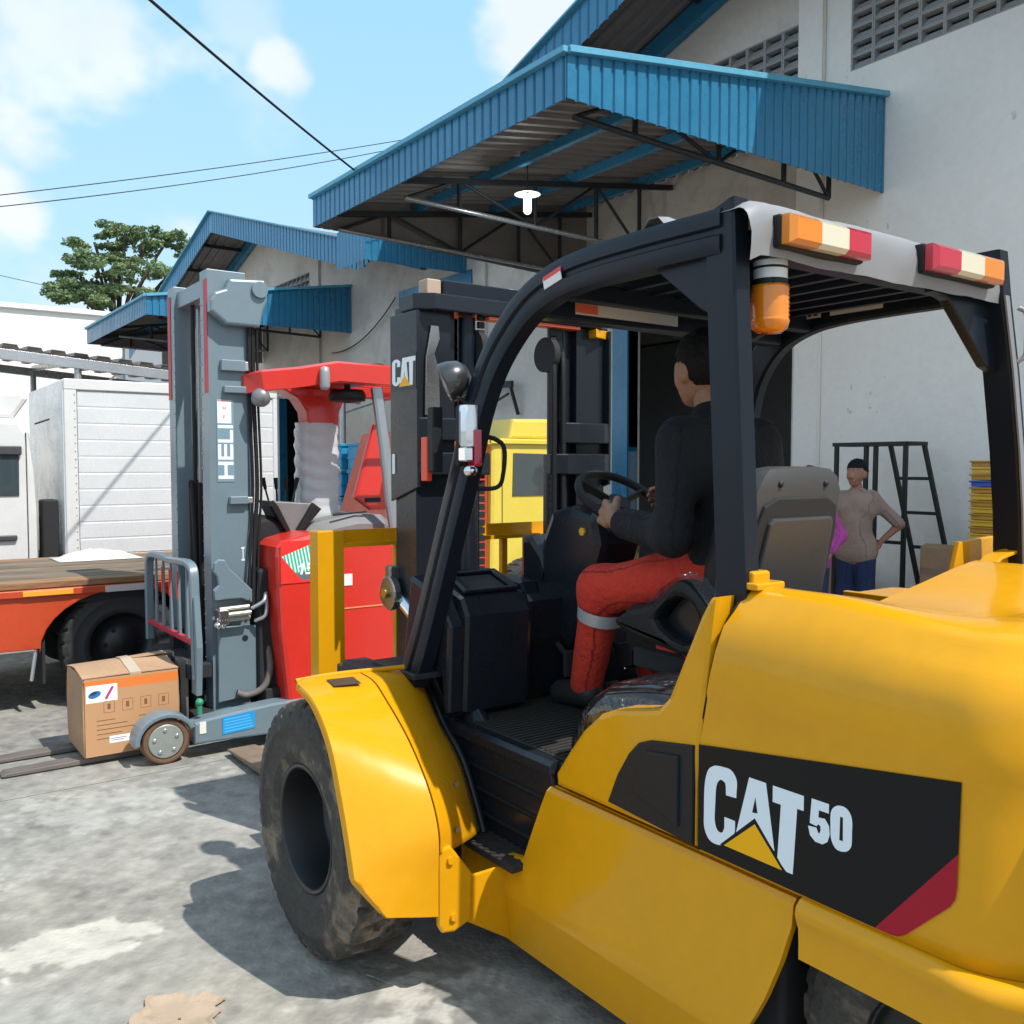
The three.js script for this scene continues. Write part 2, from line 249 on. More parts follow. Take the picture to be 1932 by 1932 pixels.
// ---------------------------------------------------------------- the warehouse with two gabled bays
const WX = 8.5, PK = 7.55, VL = 5.33, SL = (PK - VL) / 7.8;
const roofY = (z) => { const d = Math.abs(((z + 6.5 + 7.8) % 15.6 + 15.6) % 15.6 - 7.8); return PK - SL * d; };
const ware = thing('warehouse', 'long warehouse with white plastered wall, twin gables and blue corrugated trim', 'warehouse', [WX, 0, -14]);
{
  const door = (a, b, h) => [[a, 0.002], [b, 0.002], [b, h], [a, h]], hole = (a, b, y0, y1) => [[a, y0], [b, y0], [b, y1], [a, y1]];
  // bay 1: the near bay, plaster of the right wall newer than the gable
  part(ware, 'wall', prism('x', [[5, -0.1], [5, roofY(5)], [1.3, VL], [-6.12, roofY(-6.12)], [-6.12, -0.1]], WX, WX + 0.2, 0, [hole(-5.83, -3.08, 5.655, 6.38)]), M.wall, { label: 'white plastered wall right of the dark doorway' });
  part(ware, 'wall', prism('x', [[-6.12, -0.1], [-6.12, roofY(-6.12)], [-6.5, PK], [-14.3, VL], [-16.2, roofY(-16.2)], [-16.2, -0.1], [-15.2, -0.1], [-15.2, 4.85], [-13.05, 4.85], [-13.05, -0.1], [-9.12, -0.1], [-9.12, 3.7], [-6.5, 3.7], [-6.5, -0.1]], WX, WX + 0.2, 0, [hole(-9.44, -6.44, 5.655, 6.38)]), M.oldWall, { label: 'weathered beige wall around the dark doorway' });
  part(ware, 'wall', prism('x', [[-16.2, -0.1], [-16.2, roofY(-16.2)], [-22.1, PK], [-29.9, VL], [-29.9, -0.1], [-21.6, -0.1], [-21.6, 3.6], [-18.6, 3.6], [-18.6, -0.1]], WX, WX + 0.2, 0, [hole(-22.0, -19.5, 5.31, 5.93)]), M.oldWall, { label: 'wall of the far gabled bay' });
  for (const [z0, z1, h] of [[-6.44, -6.13, roofY(-6.3) - 0.1], [-19.2, -18.9, 6.2], [-12.7, -12.45, 5.7]]) part(ware, 'pilaster', bx(WX - 0.06, WX + 0.02, 0, h, z0, z1, 0.01), z0 > -7 ? M.wall : M.oldWall);
  // ventilation blocks
  const blockGeo = (w, h) => join([prism('x', [[-w / 2, -h / 2], [w / 2, -h / 2], [w / 2, h / 2], [-w / 2, h / 2]], -0.05, 0.05, 0, [[[-w / 2 + 0.016, -h / 2 + 0.014], [w / 2 - 0.016, -h / 2 + 0.014], [w / 2 - 0.016, h / 2 - 0.014], [-w / 2 + 0.016, h / 2 - 0.014]]]), beam([-0.035, -h / 2 + 0.022, 0], [0.03, h / 2 - 0.05, 0], 0.02, w - 0.034, 0, [0, 0, 1])]);
  const addBlocks = (za, n, y0, rows, w, h) => { const g = blockGeo(w - 0.003, h - 0.003); boxUV(g); for (let i = 0; i < n; i++) for (let j = 0; j < rows; j++) { const m = new THREE.Mesh(g, M.block); m.name = 'ventilation_block'; m.castShadow = m.receiveShadow = true; m.position.set(WX + 0.055 + 0.006 * (hsh(i, j, 3) - 0.5), y0 + h * (j + 0.5), za + w * (i + 0.5)).sub(ware.position); ware.add(m); } };
  addBlocks(-5.83, 11, 5.655, 5, 0.25, 0.145); addBlocks(-9.44, 12, 5.655, 5, 0.25, 0.145); addBlocks(-22.0, 10, 5.31, 4, 0.25, 0.155);
  // door frames
  const fr = (z0, z1, h, w, m) => { part(ware, 'door_frame', [bx(WX - 0.03, WX + 0.17, 0, h, z0, z0 + w), bx(WX - 0.03, WX + 0.17, 0, h, z1 - w, z1), bx(WX - 0.028, WX + 0.168, h - w, h - 0.002, z0 + w, z1 - w)], m); };
  part(ware, 'door_frame', bx(WX - 0.03, WX + 0.17, 0, 3.72, -9.42, -9.12), M.blue); part(ware, 'door_lintel', bx(WX - 0.028, WX + 0.168, 3.60, 3.718, -9.12, -6.52), M.steelDark); fr(-15.36, -12.9, 4.86, 0.22, M.blue); fr(-21.5, -18.7, 3.6, 0.2, M.blue);
  // roofs: ribs run down the slope, both bays, with the rake overhang
  const OX = 7.15;
  for (const [zp, zv] of [[-6.5, 1.35], [-6.5, -14.25], [-22.1, -14.35], [-22.1, -30]]) {
    const yv = PK - SL * Math.abs(zv - zp);
    part(ware, 'roof_sheet', ribSheet(13.0, (s) => [OX + s, yv + 0.03, zv], (s) => [OX + s, PK + 0.03, zp], [0, 1, 0], 0.2, 0.035, 0.6, 0.006), M.galvOld);
    // rake fascia of ribbed blue sheet
    const L = Math.abs(zv - zp), dz = Math.sign(zv - zp);
    part(ware, 'rake_fascia', ribSheet(L, (s) => [OX, PK - SL * s - 0.42, zp + dz * s], (s) => [OX, PK - SL * s + 0.06, zp + dz * s], [-1, 0, 0], 0.16, 0.02), M.blue);
    part(ware, 'rake_flashing', beam([OX - 0.02, PK + 0.075, zp], [OX - 0.02, yv + 0.075, zv], 0.09, 0.03, 0.004), M.blueTrim);
    part(ware, 'rake_beam', beam([WX - 0.08, PK - 0.14, zp], [WX - 0.08, yv - 0.14, zv], 0.12, 0.24, 0.006), M.blue);
    for (let k = 1; k < 6; k++) { const z = zp + dz * L * k / 6; part(ware, 'purlin', bx(OX + 0.06, OX + 12.8, PK - SL * L * k / 6 - 0.10, PK - SL * L * k / 6 - 0.02, z - 0.03, z + 0.03, 0), M.steelDark); }
  }
  part(ware, 'valley_box', [ribSheet(1.86, (s) => [6.6 + s, 4.8, -13.02], (s) => [6.6 + s, 5.36, -13.02], [0, 0, 1], 0.12, 0.015), ribSheet(1.0, (s) => [6.6, 4.8, -14.03 + s], (s) => [6.6, 5.4, -14.03 + s], [-1, 0, 0], 0.12, 0.005), pbx(6.62, 8.46, 5.25, 5.28, -14.0, -13.04)], M.blue);
  // the closed body behind: back and end walls, inner floor, so that only the doorways let light in
  part(ware, 'back_wall', pbx(19.9, 20.1, -0.1, 5.3, -29.9, 5), M.block);
  part(ware, 'end_wall', pbx(8.7, 19.9, -0.1, 5.3, 4.9, 5.1), M.block); part(ware, 'end_wall', pbx(8.7, 19.9, -0.1, 5.3, -30, -29.8), M.block);
  part(ware, 'gable_infill', [prism('x', [[5, 5.2], [1.3, 5.25], [-6.5, PK], [-14.3, 5.25], [-22.1, PK], [-29.9, 5.25]], 19.9, 20.05, 0), pbx(8.7, 19.9, 5.2, 5.35, 1.3, 5)], M.oldWall);
}
// ---------------------------------------------------------------- the loading canopies
function canopy(label, zn, zf, xo = 4.41) {
  const t = thing('loading_canopy', label, 'canopy', [WX, 4.3, (zn + zf) / 2], 'blue canopies over the warehouse doors');
  const yb = 4.33, yo = 4.66, yw = 5.28, top = (x) => lerp(yo, yw, (x - xo) / (WX - xo));
  part(t, 'front_fascia', ribSheet(zn - zf, (s) => [xo, yb, zf + s], (s) => [xo, yo, zf + s], [-1, 0, 0], 0.12, 0.018), M.blue);
  part(t, 'side_fascia', ribSheet(WX - xo - 0.01, (s) => [xo + s, yb, zn], (s) => [xo + s, top(xo + s), zn], [0, 0, 1], 0.12, 0.018), M.blue);
  part(t, 'side_fascia', ribSheet(WX - xo - 0.01, (s) => [xo + s, yb, zf], (s) => [xo + s, top(xo + s), zf], [0, 0, -1], 0.12, 0.018), M.blue);
  part(t, 'fascia_lining', [pbx(xo + 0.022, xo + 0.03, yb + 0.01, yo - 0.03, zf + 0.03, zn - 0.03)], M.galvOld);
  for (const z of [zn - 0.028, zf + 0.022]) part(t, 'fascia_lining', prism('z', [[xo + 0.03, yb + 0.01], [WX - 0.02, z < zn - 1 ? yb - 0.17 : yb + 0.01], [WX - 0.02, yw - 0.04], [xo + 0.03, yo - 0.04]], z, z + 0.006, 0), M.galvOld);
  part(t, 'flashing', [beam([xo - 0.015, yo + 0.012, zn + 0.02], [xo - 0.015, yo + 0.012, zf - 0.02], 0.07, 0.045, 0.004), beam([xo, yo + 0.014, zn + 0.015], [WX, yw + 0.014, zn + 0.015], 0.06, 0.05, 0.004), beam([xo, yo + 0.014, zf - 0.015], [WX, yw + 0.014, zf - 0.015], 0.06, 0.05, 0.004)], M.blueTrim);
  part(t, 'roof_sheet', ribSheet(zn - zf - 0.06, (s) => [xo + 0.02, yo - 0.05, zf + 0.03 + s], (s) => [WX - 0.01, yw - 0.05, zf + 0.03 + s], [0, 1, 0], 0.19, 0.03, 0.6), M.galvOld);
  for (let k = 0; k < 4; k++) { const x = lerp(xo + 0.15, WX - 0.5, k / 3), y = top(x) - 0.13; part(t, 'purlin', pbx(x - 0.03, x + 0.03, y - 0.05, y + 0.05, zf + 0.04, zn - 0.04), M.blue); }
  for (const z of [zn - 0.22, (zn + zf) / 2 - 0.6, zf + 0.15]) {
    const tr = part(t, 'truss', [beam([xo + 0.1, top(xo + 0.1) - 0.21, z], [WX - 0.05, yw - 0.21, z], 0.05, 0.06, 0)], M.steelDark);
    part(tr, 'bottom_chord', rod([xo + 0.25, yb - 0.02, z], [WX - 0.6, yb - 0.10, z], 0.025), z < zn - 1 ? M.galv : M.steelDark);
    const xsn = [xo + 0.9, xo + 1.9, xo + 2.8, WX - 0.6]; let px = xo + 0.25, py = yb - 0.02;
    xsn.forEach((x, i) => { const bb = lerp(yb - 0.02, yb - 0.1, (x - xo - 0.25) / (WX - 0.6 - xo - 0.25)); part(tr, 'strut', rod([x, bb, z], [x, top(x) - 0.2, z], 0.025, 0.025, 8), M.steelDark); part(tr, 'diagonal', i % 2 ? rod([px, top(px) - 0.2, z], [x, bb, z], 0.018, 0.018, 8) : rod([px, py, z], [x, top(x) - 0.2, z], 0.018, 0.018, 8), M.steelDark); px = x; py = bb; });
  }
  return t;
}
canopy('large blue canopy with ribbed fascia and steel trusses over the dark doorway', -5.42, -10.0);
canopy('farther blue canopy behind the tall grey mast', -17.4, -22.4, 4.45);
{ // hanging lamp under the near canopy
  const L = [5.75, 4.35, -7.7], t = thing('pendant_lamp', 'lit white bulb lamp hanging under the large blue canopy', 'lamp', L);
  part(t, 'cord', rod([L[0], 4.42, L[2]], [L[0], 4.78, L[2]], 0.006), M.black);
  part(t, 'shade', lathe([[0.03, 0.09], [0.05, 0.075], [0.13, 0.045], [0.135, 0.035], [0.03, 0.06]], L, [0, 1, 0], 32), std(lin(0.25, 0.25, 0.24), 0.5));
  const bulb = part(t, 'bulb', new THREE.CapsuleGeometry(0.042, 0.13, 6, 16).translate(L[0], L[1] - 0.06, L[2]), std(lin(0.9, 0.9, 0.9), 0.4, 0, { emissive: lin(0.9, 1, 1), emissiveIntensity: 0.9 }));
  const pl = new THREE.PointLight(new THREE.Color(0.9, 1, 1), 0.35, 0, 2); pl.castShadow = true; pl.position.set(0, -0.06, 0); pl.shadow.radius = 2; t.add(pl);
}
// ---------------------------------------------------------------- behind the yard
{
  const b = thing('white_building', 'low white building far behind the parked trucks', 'building', [-9, 0, -33]);
  part(b, 'wall', pbx(-26, 7.0, -0.1, 6.15, -36, -30.2), M.wall); part(b, 'parapet', bx(-26.1, 7.1, 6.15, 6.3, -36.1, -30.1, 0.02), M.wall);
  for (const x of [-8, -3, 2]) part(b, 'drain_pipe', rod([x, 0, -30.15], [x, 6.1, -30.15], 0.05), M.wall);
  const s = thing('parking_shed', 'grey corrugated shed roof above the white box truck', 'shed', [0, 0, -15]);
  const sy = (x) => 3.30 - 0.075 * (x - 1.7);
  part(s, 'roof_sheet', ribSheet(13.2, (q) => [-6 + q, sy(-6 + q), -14.4], (q) => [-6 + q, sy(-6 + q) + 0.25, -18.5], [0, 1, 0], 0.3, 0.05, 0.55, 0.006), M.galvOld);
  part(s, 'edge_beam', beam([-6, sy(-6) - 0.15, -14.45], [7.2, sy(7.2) - 0.15, -14.45], 0.08, 0.14, 0.004), M.galv);
  part(s, 'rear_beam', beam([-6, sy(-6) + 0.05, -18.4], [7.2, sy(7.2) + 0.05, -18.4], 0.08, 0.14, 0.004), M.galv);
  for (const x of [-5, -1, 2.75, 6.9]) { part(s, 'post', rod([x, 0, -14.5], [x, sy(x) - 0.1, -14.5], 0.05), M.galv); part(s, 'post', rod([x, 0, -18.4], [x, sy(x) + 0.1, -18.4], 0.05), M.galv); part(s, 'rafter', beam([x, sy(x) - 0.11, -14.5], [x, sy(x) + 0.12, -18.4], 0.05, 0.09, 0), M.galv); part(s, 'brace', beam([x, 2.5, -14.5], [x + 0.6, sy(x + 0.6) - 0.16, -14.5], 0.03, 0.03, 0), M.galv); }
  const h = thing('gabled_house', 'small pale gabled house half hidden below the tree', 'house', [11, 0, -38]);
  part(h, 'wall', prism('z', [[8.9, 0], [14, 0], [14, 7.3], [11.45, 8.75], [8.9, 7.3]], -42, -38, 0), std(lin(0.3, 0.33, 0.36), 0.8));
  part(h, 'roof', [prism('z', [[11.45, 8.85], [8.3, 7.05], [8.3, 7.17], [11.45, 8.99], [14.6, 7.17], [14.6, 7.05]], -42.3, -37.6, 0)], M.oldWall);
  part(h, 'bargeboard', [beam([11.45, 8.8, -37.5], [8.3, 7.0, -37.5], 0.1, 0.3, 0), beam([11.45, 8.8, -37.5], [14.6, 7.0, -37.5], 0.1, 0.3, 0)], M.wall);
  for (const x of [10.3, 12.2]) part(h, 'window', bx(x, x + 0.9, 5.2, 6.5, -38.03, -37.97, 0.01), M.black);
}
// ---------------------------------------------------------------- spreading tree beyond the roofs
{
  const T = [10, 0, -44], t = thing('spreading_tree', 'flat crowned green tree rising behind the blue gable', 'tree', T), r = rng(11);
  const bark = std(lin(0.10, 0.075, 0.055), 0.95, 0, { map: scaled(grainT, 0.5) });
  const limbs = [], ends = [];
  const tk = tube([[10, 0, -44], [10.1, 3, -44.1], [9.9, 6, -44], [10.1, 7.6, -43.9]], 0.32, 20, 8); limbs.push(tk);
  const tips = [[8.2, 9.3, -43.5], [8.6, 9.9, -44.6], [9.0, 10.6, -43.6], [9.3, 11.6, -44.8], [10.4, 12.1, -43.8], [11.4, 11.8, -44.5], [12.4, 12.2, -44], [13.6, 11.6, -44.2], [14.6, 11.2, -43.6], [8.4, 8.8, -43.0], [9.5, 10.1, -42.8], [11.2, 10.4, -43], [12.6, 10.4, -43.2], [10.4, 9.3, -42.8], [13.6, 9.6, -44], [11.8, 9.0, -43.4], [8.1, 9.0, -42.8], [8.9, 9.4, -45], [10.2, 10.9, -44.2]];
  for (const e of tips) { const m = [lerp(10, e[0], 0.5), lerp(7.6, e[1], 0.55), lerp(-44, e[2], 0.5)]; limbs.push(tube([[10.05, 7.2, -44], m, e], 0.07, 10, 5)); }
  part(t, 'trunk', limbs, bark);
  const leaf = [phys(lin(0.13, 0.21, 0.085), 0.8, 0, { side: THREE.DoubleSide, transmission: 0.3, thickness: 0 }), phys(lin(0.19, 0.27, 0.11), 0.8, 0, { side: THREE.DoubleSide, transmission: 0.3, thickness: 0 })];
  const buf = [[], []];
  for (const e of tips) { const nC = 11; for (let c = 0; c < nC; c++) { const a = r() * 6.28, q = Math.sqrt(r()) * 1.15, cx = e[0] + Math.cos(a) * q, cz = e[2] + Math.sin(a) * q, cy = e[1] + (r() - 0.5) * 0.35 - q * q * 0.12, rr = 0.28 + r() * 0.25; const w = r() < 0.45 ? 1 : 0;
    for (let k = 0; k < 105; k++) { const u = V(r() - 0.5, r() - 0.5, r() - 0.5).normalize().multiplyScalar(rr * Math.pow(r(), 0.4)); u.y *= 0.38; const p = V(cx, cy, cz).add(u); const s = 0.06 + r() * 0.07; const d1 = V(r() - 0.5, (r() - 0.5) * 0.7, r() - 0.5).normalize().multiplyScalar(s), d2 = V(r() - 0.5, r() - 0.5, r() - 0.5).cross(d1).normalize().multiplyScalar(s * 0.55); const A = p.clone().sub(d1), B = p.clone().add(d2), C = p.clone().add(d1), D = p.clone().sub(d2); buf[w].push(...A.toArray(), ...B.toArray(), ...C.toArray(), ...A.toArray(), ...C.toArray(), ...D.toArray()); } } }
  buf.forEach((b, i) => { const g = new THREE.BufferGeometry(); g.setAttribute('position', new THREE.Float32BufferAttribute(b, 3)); g.computeVertexNormals(); part(t, 'crown', g, leaf[i]); });
}
// ---------------------------------------------------------------- overhead wires
function wire(label, a, b, sag, r) { const t = thing('overhead_cable', label, 'cable', [...a]); const pts = []; for (let i = 0; i <= 12; i++) { const k = i / 12; pts.push([lerp(a[0], b[0], k), lerp(a[1], b[1], k) - sag * 4 * k * (1 - k), lerp(a[2], b[2], k)]); } part(t, 'strand', tube(pts, r, 48, 6), M.black); }
wire('thick black cable slanting across the sky to the canopy edge', [-4.0, 4.55, -0.42], [4.43, 4.68, -8.92], 0.16, 0.011);
wire('upper of two thin wires crossing the sky above the far roof', [-1.0, 3.96, -12], [9.0, 7.2, -12.2], 0.12, 0.006);
wire('lower of two thin wires crossing the sky above the far roof', [-1.0, 3.92, -12.1], [9.0, 7.18, -12.25], 0.22, 0.006);
wire('thin wire at the left leading into the tree', [-8, 9.2, -31], [8.2, 9.0, -43], 0.15, 0.012);
wire('lowest thin wire at the left below the tree', [-8, 8.1, -31], [8.2, 8.0, -43], 0.15, 0.010);
wire('thin wire drooping along the wall of the far bay', [8.42, 4.0, -18.2], [8.42, 4.75, -15.4], 0.25, 0.012);
// ---------------------------------------------------------------- machine materials
const dustT = dataTex(512, 512, (u, v) => { const a = tfbm(u, v, 5, 5, 201), f = tfbm(u, v, 50, 3, 205); const g = 0.93 + 0.05 * (a - 0.5) + 0.03 * (f - 0.5); return [g, g, g * 0.99]; });
M.yellow = phys(lin(0.80, 0.37, 0.007), 0.40, 0, { specularIntensity: 0.4, clearcoat: 0.26, clearcoatRoughness: 0.07, map: scaled(dustT, 0.7), roughnessMap: scaled(roughT, 0.5) });
M.charcoal = phys(lin(0.014, 0.017, 0.023), 0.45, 0, { specularIntensity: 0.5, clearcoat: 0.15, clearcoatRoughness: 0.2, roughnessMap: scaled(roughT, 1) });
M.guardBlue = phys(lin(0.007, 0.011, 0.019), 0.42, 0, { specularIntensity: 0.45, clearcoat: 0.15, clearcoatRoughness: 0.15 });
M.plasticBlack = phys(lin(0.012, 0.0125, 0.014), 0.55, 0, { specularIntensity: 0.6, bumpMap: scaled(bumpT, 6), bumpScale: 0.0008 });
M.plasticGrey = std(lin(0.06, 0.063, 0.068), 0.5, 0, { map: scaled(grainT, 2) });
M.mat = std(lin(0.035, 0.034, 0.033), 0.85, 0, { map: scaled(oldWallT, 1.3) });
const rubT = dataTex(512, 512, (u, v) => { const a = tfbm(u, v, 7, 5, 211), f = tfbm(u, v, 70, 3, 215); const d = sst(0.45, 0.75, a) * 0.22; const g = 0.24 + 0.10 * (f - 0.5); return [g * 1.04 + d * 1.1, g * 0.98 + d * 0.92, g * 0.9 + d * 0.72]; });
M.rubber = std(lin(0.95, 0.95, 0.95), 0.88, 0, { map: scaled(rubT, 1.6), bumpMap: scaled(bumpT, 5), bumpScale: 0.0015 });
M.rim = phys(lin(0.010, 0.011, 0.013), 0.4, 0.2, { clearcoat: 0.3, clearcoatRoughness: 0.4 });
M.chrome = std(lin(0.75, 0.76, 0.78), 0.14, 1);
M.steel = std(lin(0.35, 0.34, 0.33), 0.4, 0.85, { map: scaled(grainT, 2), roughnessMap: scaled(roughT, 1.5) });
M.forkSteel = std(lin(0.26, 0.25, 0.25), 0.55, 0.4, { map: scaled(oldWallT, 1.5) });
M.white = phys(lin(0.80, 0.81, 0.82), 0.35, 0, { clearcoat: 0.4, map: scaled(dustT, 0.8) });
M.film = phys(lin(1, 1, 1), 0.1, 0, { transmission: 0.97, thickness: 0, ior: 1.45, side: THREE.DoubleSide });
M.tarp = phys(lin(0.30, 0.305, 0.32), 0.4, 0, { transmission: 0.25, thickness: 0, side: THREE.DoubleSide });
M.wrap = phys(lin(0.88, 0.9, 0.92), 0.18, 0, { transmission: 0.5, thickness: 0, ior: 1.45, side: THREE.DoubleSide });
M.amber = phys(lin(0.95, 0.30, 0.012), 0.18, 0, { clearcoat: 0.8, transmission: 0.25, thickness: 0 });
M.redLens = phys(lin(0.50, 0.008, 0.035), 0.18, 0, { clearcoat: 0.8 });
M.clearLens = phys(lin(0.86, 0.80, 0.62), 0.15, 0, { clearcoat: 0.8, transmission: 0.2, thickness: 0 });
M.brown = std(lin(0.09, 0.055, 0.035), 0.85, 0, { map: scaled(oldWallT, 2) });

// pneumatic tyre about the x axis with real tread lugs
function tyreGeo(R, W, rim, lugs, depth, bias = 0.35) {
  const prof = []; const hw = W / 2;
  const side = [[rim, hw * 0.72], [rim + 0.012, hw * 0.86], [rim + (R - rim) * 0.18, hw * 0.93], [rim + (R - rim) * 0.20, hw * 0.955], [rim + (R - rim) * 0.25, hw * 0.955], [rim + (R - rim) * 0.27, hw * 0.945], [rim + (R - rim) * 0.45, hw * 0.99], [rim + (R - rim) * 0.57, hw], [rim + (R - rim) * 0.585, hw * 1.018], [rim + (R - rim) * 0.62, hw * 1.018], [rim + (R - rim) * 0.635, hw], [rim + (R - rim) * 0.78, hw * 0.97], [R - 0.035, hw * 0.90], [R - 0.014, hw * 0.84]];
  for (const [r, x] of side) prof.push([r, -x, 0]);
  const nx = 17; for (let i = 0; i < nx; i++) { const t = -1 + 2 * i / (nx - 1); prof.push([R - 0.010 * t * t, t * hw * 0.80, 1]); }
  for (const [r, x] of [...side].reverse()) prof.push([r, x, 0]);
  const N = lugs * 10, rows = [];
  for (let j = 0; j <= N; j++) { const a = j / N * Math.PI * 2; rows.push(prof.map(([r, x, tr]) => { let rr = r; const t = x / (hw * 0.8); const ph = (j / 10 + bias * Math.abs(t) + (t > 0 ? 0.5 : 0)) % 1; if (tr && ph > 0.72 && Math.abs(t) > 0.12) rr -= depth; else if (tr && Math.abs(Math.abs(t) - 0.42) < 0.07 && ph > 0.3) rr -= depth * 0.7; if (!tr && r > R - 0.05 && ph > 0.72) rr -= depth * 0.6; return [x, rr * Math.sin(a), rr * Math.cos(a)]; })); }
  const pos = [], idx = [], C = prof.length; for (const r of rows) for (const p of r) pos.push(...p);
  for (let i = 0; i < N; i++) for (let j = 0; j < C - 1; j++) { const a = i * C + j; idx.push(a, a + 1, a + C + 1, a, a + C + 1, a + C); }
  const g = new THREE.BufferGeometry(); g.setAttribute('position', new THREE.Float32BufferAttribute(pos, 3)); g.setIndex(idx);
  return toCreasedNormals(g.toNonIndexed(), 0.75);
}
const at = (g, x, y, z) => g.clone().translate(x, y, z);
// wheel disc: profile (radius, offset along x towards the outside at -x)
const rimGeo = (pts, x, y, z, dir = -1) => lathe(pts, [x, y, z], [dir, 0, 0], 40);
const bolt = (x, y, z, dir, r = 0.012, h = 0.01) => { const g = new THREE.CylinderGeometry(r, r, h, 6); g.applyQuaternion(new THREE.Quaternion().setFromUnitVectors(V(0, 1, 0), V(...dir))); g.translate(x, y, z); return g; };

// ================================================================ the yellow counterbalance forklift
const fl = thing('counterbalance_forklift', 'large yellow forklift in the foreground with black overhead guard', 'forklift', [2.33, 0, -2.0]);
const FC = 2.33, mir = (x) => 2 * FC - x;
{
  // ---- front dual wheels
  const tg = tyreGeo(0.42, 0.26, 0.2, 30, 0.016), wz = -2.80, wy = 0.417;
  const deep = [[0.200, -0.012], [0.212, 0.004], [0.204, 0.010], [0.192, 0.004], [0.188, -0.05], [0.176, -0.07], [0.172, -0.13], [0.155, -0.15], [0.08, -0.155], [0.075, -0.13], [0.0, -0.128]];
  for (const [x, d] of [[1.295, -1], [mir(1.295), 1]]) {
    const w = part(fl, 'front_wheel', at(tg, x, wy, wz), M.rubber);
    part(w, 'rim', rimGeo(deep, x + d * 0.105, wy, wz, d), M.rim);
    if (x < 1.3 || x > 3.2) for (let k = 0; k < 8; k++) { const a = k / 8 * 6.283; part(w, 'wheel_nut', bolt(x - d * 0.04, wy + 0.115 * Math.sin(a), wz + 0.115 * Math.cos(a), [d, 0, 0], 0.014, 0.02), M.rim); }
  }
  part(fl, 'front_axle', rod([1.5, wy, wz], [mir(1.5), wy, wz], 0.12), M.dark);
  // ---- rear wheels
  const rg = tyreGeo(0.345, 0.19, 0.16, 24, 0.012), rz = -0.97;
  for (const [x, d] of [[1.86, -1], [mir(1.86), 1]]) { const w = part(fl, 'rear_wheel', at(rg, x, 0.343, rz), M.rubber); part(w, 'rim', rimGeo([[0.16, -0.01], [0.17, 0.004], [0.155, 0], [0.15, -0.05], [0.06, -0.06], [0.05, -0.02], [0, -0.02]], x + d * 0.075, 0.343, rz, d), M.rim); }
  part(fl, 'rear_axle', rod([1.9, 0.343, rz], [mir(1.9), 0.343, rz], 0.08), M.dark);
  // ---- fenders (left as seen, right mirrored)
  const outer = [[-2.80, 0.918], [-2.70, 0.912], [-2.60, 0.884], [-2.49, 0.789], [-2.42, 0.651], [-2.355, 0.486], [-2.33, 0.405], [-2.31, 0.33]];
  const seam = [[-2.80, 0.905], [-2.70, 0.893], [-2.616, 0.849], [-2.462, 0.748], [-2.337, 0.618], [-2.292, 0.52], [-2.291, 0.40], [-2.292, 0.268]];
  const sm = (a) => smoothPts(a.map(([z, y]) => [z, y]), 4).map((p) => [p[0], p[1]]);
  const so = sm(outer), ss = sm(seam), n = so.length;
  const fend = (side) => {
    const X = (x) => (side ? mir(x) : x);
    const rowsA = [], xsA = [1.13, 1.135, 1.16, 1.22, 1.30, 1.385];
    for (const x of xsA) { const k = (x - 1.13) / 0.255; rowsA.push(so.map((p, i) => { let z = lerp(p[0], ss[i][0], k), y = lerp(p[1], ss[i][1], k); if (x < 1.136) { const q = 1.135 - x > 0.001 ? 1 : 0; y -= q * 0.012; z -= q * 0.008; } let xx = x; const t = i / (n - 1); if (t > 0.80) xx = Math.max(x, lerp(1.13, 1.21, (t - 0.80) / 0.20)); if (t < 0.16) xx = Math.max(x, 1.13 + 0.05 * (1 - t / 0.16) ** 2); if (x < 1.2 && t < 0.1) y -= 0.004; return [X(xx), y, z]; })); }
    const f = part(fl, 'fender_extension', shell(rowsA, [0, -0.006, -0.010], 0.9), M.yellow);
    const rsm = (a, k) => new THREE.CatmullRomCurve3(a.map((p) => V(p[0], p[1], 0)), false, 'centripetal').getPoints(k).map((p) => [p.x, p.y]), rowsB = [], sb = rsm(seam.filter((p) => p[1] > 0.50).concat([[-2.290, 0.455]]), 24), ib = rsm([[-2.97, 0.865], [-2.93, 0.85], [-2.875, 0.81], [-2.765, 0.69], [-2.64, 0.59], [-2.56, 0.47], [-2.515, 0.385]], 24); for (let k = 0; k <= 6; k++) { const e = k / 6; rowsB.push(sb.map((p, i) => [X(lerp(1.389, 1.68, e)), lerp(p[1], ib[i][1], e * (0.6 + 0.4 * e)) + 0.002, lerp(p[0], ib[i][0], e * (0.6 + 0.4 * e)) + 0.004])); }
    const b = part(fl, 'fender', shell(rowsB, [0, -0.008, -0.012], 1.3), M.yellow);
    part(b, 'fender_lip', tube([[X(1.16), 0.905, -2.805], [X(1.3), 0.908, -2.81], [X(1.56), 0.9, -2.81]], 0.009, 12, 6), M.yellow);
    for (const [x, y, z] of [[1.50, 0.62, -2.375], [1.47, 0.50, -2.322]]) part(b, 'fender_bolt', bolt(X(x), y, z, [0, 0.3, 1], 0.009, 0.012), M.steel);
    if (!side) part(f, 'worn_sticker', shell([[[1.235, 0.914, -2.735], [1.33, 0.911, -2.735]], [[1.235, 0.905, -2.675], [1.33, 0.901, -2.675]]], [0, -0.001, 0]), M.brown);
    // inner wheel-house plate
    part(fl, 'wheelhouse', prism('x', [[-3.18, 0.35], [-3.08, 0.82], [-2.96, 0.83], [-2.80, 0.67], [-2.66, 0.55], [-2.58, 0.40], [-2.58, 0.22], [-2.9, 0.22]], X(1.67), X(1.72), 0.004), M.dark);
  };
  fend(false); fend(true);
  part(fl, 'front_deck', [bx(1.56, 1.84, 0.862, 0.885, -3.05, -2.74, 0.006), bx(1.50, 1.60, 0.84, 0.87, -3.18, -2.84, 0.006)], M.steelDark);
